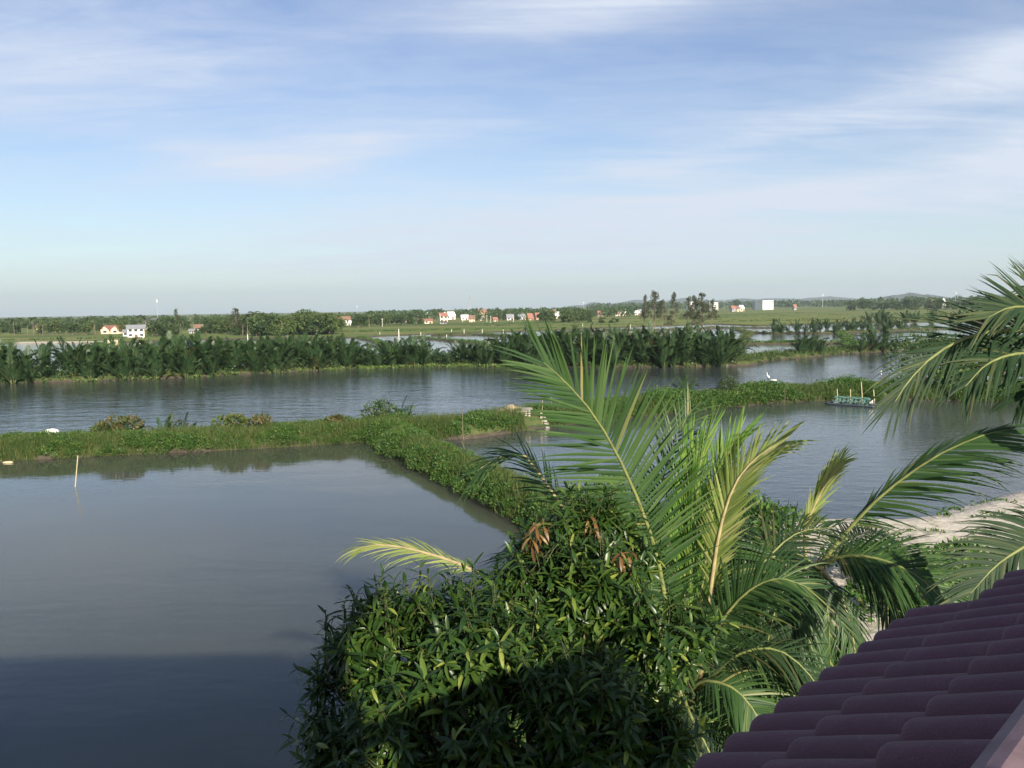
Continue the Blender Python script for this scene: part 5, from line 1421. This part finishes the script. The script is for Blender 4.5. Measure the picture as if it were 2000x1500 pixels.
for (c, r), lb in zip(lobe_c, LOBES):
    n = int(30 + lb[2] * lb[3] / 150)
    P, Nn = shell(n, c, r, -0.9, 0.55)
    for p, nn in zip(P, Nn):
        p, nn = Vector(p), Vector(nn)
        # drop shoots deep inside another lobe
        if any(sum(((p[i] - c2[i]) / r2[i]) ** 2 for i in range(3)) < 0.22 for c2, r2 in lobe_c if c2 is not c): continue
        if float(vnoise(p.x * 2.6 + 9, p.z * 2.6 + p.y * 1.7, 71)) < 0.20: continue
        ax = (nn * 0.75 + UP * 0.6 + Vector((random.gauss(0, .3), random.gauss(0, .3), random.gauss(0, .2)))).normalized()
        facing = nn.dot((cam_p - p).normalized())
        if nn.z > -0.1 and random.random() < 0.34:                 # a long leader with several whorls
            ln = random.uniform(.13, .30); q = p + ax * ln
            twigs.tube([p - ax * .3 - tb, p - tb, q - tb], [.006, .005, .0025], 4)
            for kk in range(int(ln / .13)):
                shoot(p + ax * (ln - .13 * kk), (ax + Vector((random.gauss(0, .15), random.gauss(0, .15), .1))).normalized(), random.randint(6, 9), random.uniform(.16, .25), False, facing)
        shoot(p, ax, random.randint(8, 14), random.uniform(.17, .28), False, facing - 0.05 * (p - cam_p).length)
# a few long shoots that break the outline
for px, py, d in [(672, 1175, 8.6), (636, 1195, 8.5), (745, 1130, 8.8), (820, 1100, 9.0), (925, 1100, 9.0), (1020, 1045, 9.2), (1000, 1130, 9.0), (1175, 985, 9.9), (1120, 1000, 9.8), (1330, 1190, 8.8), (1215, 1040, 9.6), (620, 1290, 8.5), (608, 1370, 8.4), (605, 1440, 8.3)]:
    p = AT(px, py, d)
    for k in range(3):
        shoot(p - Vector((0, 0, .16 * k)), Vector((random.gauss(0, .15), random.gauss(0, .15), 1)).normalized(), 7 + k, .19, False, 0.6)
    twigs.tube([p - tb, p - Vector((0.02, 0, .6)) - tb, p + Vector((random.uniform(.1, .3), .1, -1.0)) - tb], [.005, .008, .012], 4)
for px, py, d in [(1045, 1022, 8.9), (1062, 1012, 8.95), (1034, 1040, 8.9), (1212, 1078, 8.8), (1230, 1074, 8.85), (1150, 1000, 9.6), (1158, 1006, 9.6)]:
    shoot(AT(px, py, d), Vector((random.gauss(0, .2), random.gauss(0, .2), 1)).normalized(), 10, .19, True, 9)
trunk = MB().tube([q - tb for q in spline([tb + Vector((0.1, .1, -.3)), tb + Vector((0, 0, .7)), fork], 8)], [.17, .15, .135, .125, .12, .11, .1, .09], 10)
trunk.build('trunk', M_BARK, MG, True)
limbs.build('limbs', M_BARK, MG, True)
tag(twigs.build('twigs', plain('green_twig', (0.055, 0.062, 0.028), 0.7, 0.3, 9), MG), kind='stuff')
yo = [q for q in leafset if q[3]]
ok = sorted([q for q in leafset if not q[3]], key=lambda q: -q[0])
for s_, M, k, y in yo: link('young_leaf', LEAF_YO[k], MG, M)
for s_, M, k, y in ok[:300 - len(yo)]: link('leaf', LEAF_ME[k], MG, M)
rest = ok[300 - len(yo):]
V = np.empty((len(rest), 18, 3))
for i, (s_, M, k, y) in enumerate(rest):
    m = np.array(M)
    V[i] = LEAF_V[k] @ m[:3, :3].T + m[:3, 3]
Fc = (LEAF_F[None] + 18 * np.arange(len(rest))[:, None, None]).reshape(-1, 4)
tag(link('foliage', np_mesh('foliage', V.reshape(-1, 3), Fc, LV_MANGO, True), MG), kind='stuff')

# ------------------------------------------------------------------ plants on the near land
def land_shrub(name, x, y, r, n, leaf, mat, label, rz=0.8, nl=6):
    root = empty(name, (x, y, HT(x, y))); tag(root, label, 'shrub')
    c = Cloud()
    for i in range(nl):
        c.lump((random.uniform(-.6, .6) * r, random.uniform(-.5, .5) * r, r * rz * random.uniform(.3, .75)), (r * .5, r * .45, r * rz * .5), n // nl, leaf, -0.7)
    c.build('foliage', mat, root)
    b = MB()
    for i in range(5):
        a = i * 1.3
        b.tube([(0, 0, -.1), (.25 * r * math.cos(a), .25 * r * math.sin(a), r * rz * .4), (.5 * r * math.cos(a), .45 * r * math.sin(a), r * rz * .75)], [.025 * r, .02 * r, .01 * r], 4)
    b.build('stem', M_STICK, root)
for px, py, d, r, lab, m in [(1470, 1085, 26, 1.5, 'light green shrub on the shore behind the bright young fronds', M_CREEP), (1530, 1090, 25, 1.6, 'green shrub on the shore left of the palm in front of the sand', M_CREEP), (1390, 1070, 28, 1.4, 'shrub on the shore between the two middle palms', M_TREE_B),
                            (1235, 1010, 30, 1.6, 'shrub on the shore left of the tall coconut frond', M_CREEP), (1150, 985, 31, 1.5, 'bright shrub where the diagonal bank meets the shore', M_CREEP), (1800, 1130, 20, 1.4, 'sunlit creeper shrub on the sand right of the arching frond', M_HYAC),
                            (1860, 1110, 21, 1.3, 'sunlit shrub on the sand just left of the low right palm', M_CREEP), (1740, 1140, 19, 1.2, 'dark shrub under the arching right frond', M_CREEP), (1690, 1110, 22, 1.2, 'small shrub on the sand behind the arching frond', M_CREEP), (1930, 1130, 19, 1.3, 'shrub on the sand behind the low right palm', M_HYAC)]:
    p = AT(px, py, d)
    land_shrub('shore_shrub', p.x, p.y, r, 900, 0.17, m, lab, 0.75)
cl = Cloud()
for i in range(520):
    x, y = random.uniform(-1.5, 7.0), random.uniform(11, 32)
    h = HT(x, y)
    if h < 0.3 or random.random() < sm(np.array((x - 4.5) / 3.0)): continue
    r = random.uniform(.3, .7)
    cl.lump((x, y, h - .05), (r, r, r * .6), 90, .13)
for i in range(90):
    x, y = random.uniform(7, 18), random.uniform(18, 31)
    h = HT(x, y)
    if h < 0.4: continue
    r = random.uniform(.2, .5)
    cl.lump((x, y, h - .05), (r, r, r * .4), 40, .12)
tag(cl.build('shore_undergrowth', M_CREEP), 'low green undergrowth on the near shore under the palms', 'undergrowth', kind='stuff')
# stick fence on the near sand
FN = tag(empty('stick_fence', (5.2, 13.2, HT(5.2, 13.2))), 'short stick fence on the shaded sand behind the hanging frond', 'fence')
for i in range(9):
    MB().tube([(i * .22, .05 * i, -.2), (i * .22 + random.uniform(-.03, .03), .05 * i, random.uniform(.75, 1.05))], .016, 5).build('stick', M_STICK, FN)
MB().tube([(-.1, 0, .6), (1.95, .4, .62)], .014, 5).build('rail', M_STICK, FN)

# ------------------------------------------------------------------ the house: tiled roof below the camera
E0 = Vector((0.596, 2.656, 6.70)); RA, RS, PITCH_T, LEN_T = 0.789, 0.1798, 0.484, 0.363
U = Vector((math.cos(RA), math.sin(RA), 0)); Vh = Vector((math.sin(RA), -math.cos(RA), 0))
W_ = Vh * math.cos(PITCH_T) + UP * math.sin(PITCH_T); NR = U.cross(W_); NR = NR if NR.z > 0 else -NR
HS = tag(empty('tiled_house', (E0.x + 3 * Vh.x, E0.y + 3 * Vh.y, 1.0)), 'house roof of maroon barrel tiles at the lower right', 'house')
hb = HS.location.copy()
NCOL, NROW = 17, 5
deck = MB()
u0, u1 = -RS * 4, RS * 10.3
def rp(u, w, n): return E0 + U * u + W_ * w + NR * n - hb
wt = LEN_T * NROW
deck.add([rp(u0, .06, -.10), rp(u1, .06, -.10), rp(u1, wt, -.10), rp(u0, wt, -.10), rp(u0, .06, -.03), rp(u1, .06, -.03), rp(u1, wt, -.03), rp(u0, wt, -.03)], [(0, 3, 2, 1), (4, 5, 6, 7), (0, 1, 5, 4), (1, 2, 6, 5), (2, 3, 7, 6), (3, 0, 4, 7)])
# the far slope of the same roof, down to the other eave
far = [Vector(rp(u0, wt, -.03)), Vector(rp(u1, wt, -.03))]
dn = Vh * math.cos(PITCH_T) - UP * math.sin(PITCH_T)
deck.add([far[0], far[1], far[1] + dn * wt, far[0] + dn * wt, far[0] + UP * -.08, far[1] + UP * -.08, far[1] + dn * wt + UP * -.08, far[0] + dn * wt + UP * -.08], [(0, 1, 2, 3), (4, 7, 6, 5), (0, 4, 5, 1), (1, 5, 6, 2), (2, 6, 7, 3), (3, 7, 4, 0)])
roof = deck.build('roof', M_TILE, HS)
def tile_mesh():
    """barrel tile: x across, y up the slope from the rounded lower end, z out of the roof"""
    b = MB(); na = 12; r = RS * 0.47
    st = [(0.0, 0.60, 0.0), (0.004, 0.80, 0.0), (0.012, 0.92, 0), (0.026, 0.985, 0), (0.045, 1.0, 0), (0.20, 0.995, 0), (LEN_T + 0.05, 0.955, 0)]
    rings = []
    for y, k, _ in st:
        ring = []
        for i in range(na + 1):
            a = PI * i / na
            x, z = -r * math.cos(a), r * 0.98 * math.sin(a)
            z = -0.025 + (z + 0.025) * k if True else z
            ring.append((x * (0.94 + .06 * k), y, z + 0.040 * (1 - y / LEN_T)))
        # flat pan to the next barrel
        ring.append((RS - r * .96, y, -0.004 + 0.040 * (1 - y / LEN_T)))
        rings.append(ring)
    m = na + 2
    for ring in rings: b.v += ring
    for j in range(len(st) - 1):
        for i in range(m - 1): b.f.append((j * m + i, j * m + i + 1, (j + 1) * m + i + 1, (j + 1) * m + i))
    b.v.append((0, 0.0, -0.02 + .04)); c = len(b.v) - 1
    for i in range(na): b.f.append((c, i + 1, i))
    return b.mesh('roof_tile', M_TILE, True)
TM = tile_mesh()
basis = Matrix((U, W_, NR)).transposed().to_4x4()
HIP0 = Vector(AT(1945, 1500, 1.0)); 
for i in range(-3, NCOL - 4):
    for j in range(0, 5):
        if i > (10, 12, 13, 13, 13)[j]: continue
        M = Matrix.Translation(rp(i * RS + random.uniform(-.002, .002), j * LEN_T + random.uniform(-.004, .004), -0.085 + random.uniform(-.002, .002))) @ basis @ Matrix.Rotation(random.uniform(-.006, .006), 4, 'Z')
        link('roof_tile', TM, roof, M)
# hip cap that climbs the roof at the lower right
def on_roof(px, py, n=0.0):
    d = ray(px, py); o = Vector((0, 0, CAM_H))
    t = (E0 + NR * n - o).dot(NR) / d.dot(NR)
    return o + d * t
q0, q1 = on_roof(1925, 1530, .03), on_roof(2010, 1411, .03)
hd = (q1 - q0).normalized(); hs_ = hd.cross(NR).normalized()
if hs_.x < 0: hs_ = -hs_
cap = MB()
prof = [(-.005, -.06), (-.005, .035), (.01, .05), (.055, .062), (.085, .058), (.14, .03), (.20, -.06)]
st0, st1 = q0 - hd * 1.0 - hb, q1 + hd * 1.2 - hb
cap.v = [tuple(s + hs_ * a + NR * c) for s in (st0, st1) for a, c in prof]
n = len(prof); cap.f = [(i, i + 1, n + i + 1, n + i) for i in range(n - 1)] + [tuple(range(n - 1, -1, -1)), tuple(range(n, 2 * n))]
cap.build('hip_cap', M_CAP, roof, False)
# walls under the roof
wl = MB()
def wp(u, v, z): return E0 + U * u + Vh * v + UP * (z - E0.z) - hb
ve = .7; vv = 2 * wt * math.cos(PITCH_T) - .7; zr = E0.z + math.tan(PITCH_T) * (wt * math.cos(PITCH_T)) - .2
wl.add([wp(u0 + .5, ve, .6), wp(u1 - .5, ve, .6), wp(u1 - .5, vv, .6), wp(u0 + .5, vv, .6), wp(u0 + .5, ve, 6.75), wp(u1 - .5, ve, 6.75), wp(u1 - .5, vv, 6.75), wp(u0 + .5, vv, 6.75), wp(u0 + .5, (ve + vv) / 2, zr), wp(u1 - .5, (ve + vv) / 2, zr)],
       [(0, 1, 5, 4), (1, 2, 6, 9, 5), (2, 3, 7, 6), (3, 0, 4, 8, 7)])
wl.build('wall', WALLS['cream'], HS)
for k in range(2):
    uu = u0 + 0.9 + k * 1.1
    c = wp(uu, ve - .03, 4.6)
    wn = MB().box((0, 0, 0), (.9, .08, 1.3), Matrix.Translation(c) @ Matrix((U, Vh, UP)).transposed().to_4x4()).build('window', M_WOODDOOR, HS)
    MB().box((0, -.03, 0), (.75, .06, 1.15), Matrix.Translation(c) @ Matrix((U, Vh, UP)).transposed().to_4x4()).build('pane', M_GLASS, wn)
# unseen main wing behind the photographer, sized for its shadow on the pond
wx0, wx1, wy0, wy1, wz = -12.0, 1.7, -8.0, -0.6, 9.6
MB().box(((wx0 + wx1) / 2 - hb.x, (wy0 + wy1) / 2 - hb.y, (wz + .6) / 2 - hb.z), (wx1 - wx0, wy1 - wy0, wz - .6)).build('main_wing', WALLS['cream'], HS)
MB().box(((wx0 + wx1) / 2 - hb.x, (wy0 + wy1) / 2 - hb.y, wz + .12 - hb.z), (wx1 - wx0 + .6, wy1 - wy0 + .6, .24)).build('wing_roof', ROOFS['brown'], HS)

# ------------------------------------------------------------------ haze
hz, nt, out = mat_new('air_haze')
vol = nt.nodes.new('ShaderNodeVolumePrincipled')
vol.inputs['Color'].default_value = (0.82, 0.93, 1.0, 1)
vol.inputs['Density'].default_value = 0.00013
vol.inputs['Anisotropy'].default_value = 0.2
nt.links.new(vol.outputs[0], out.inputs['Volume'])
hzo = MB().box((0, 3400, 78), (17000, 7400, 166)).build('haze', hz)
tag(hzo, 'thin bluish haze over the whole plain', 'haze', kind='stuff')
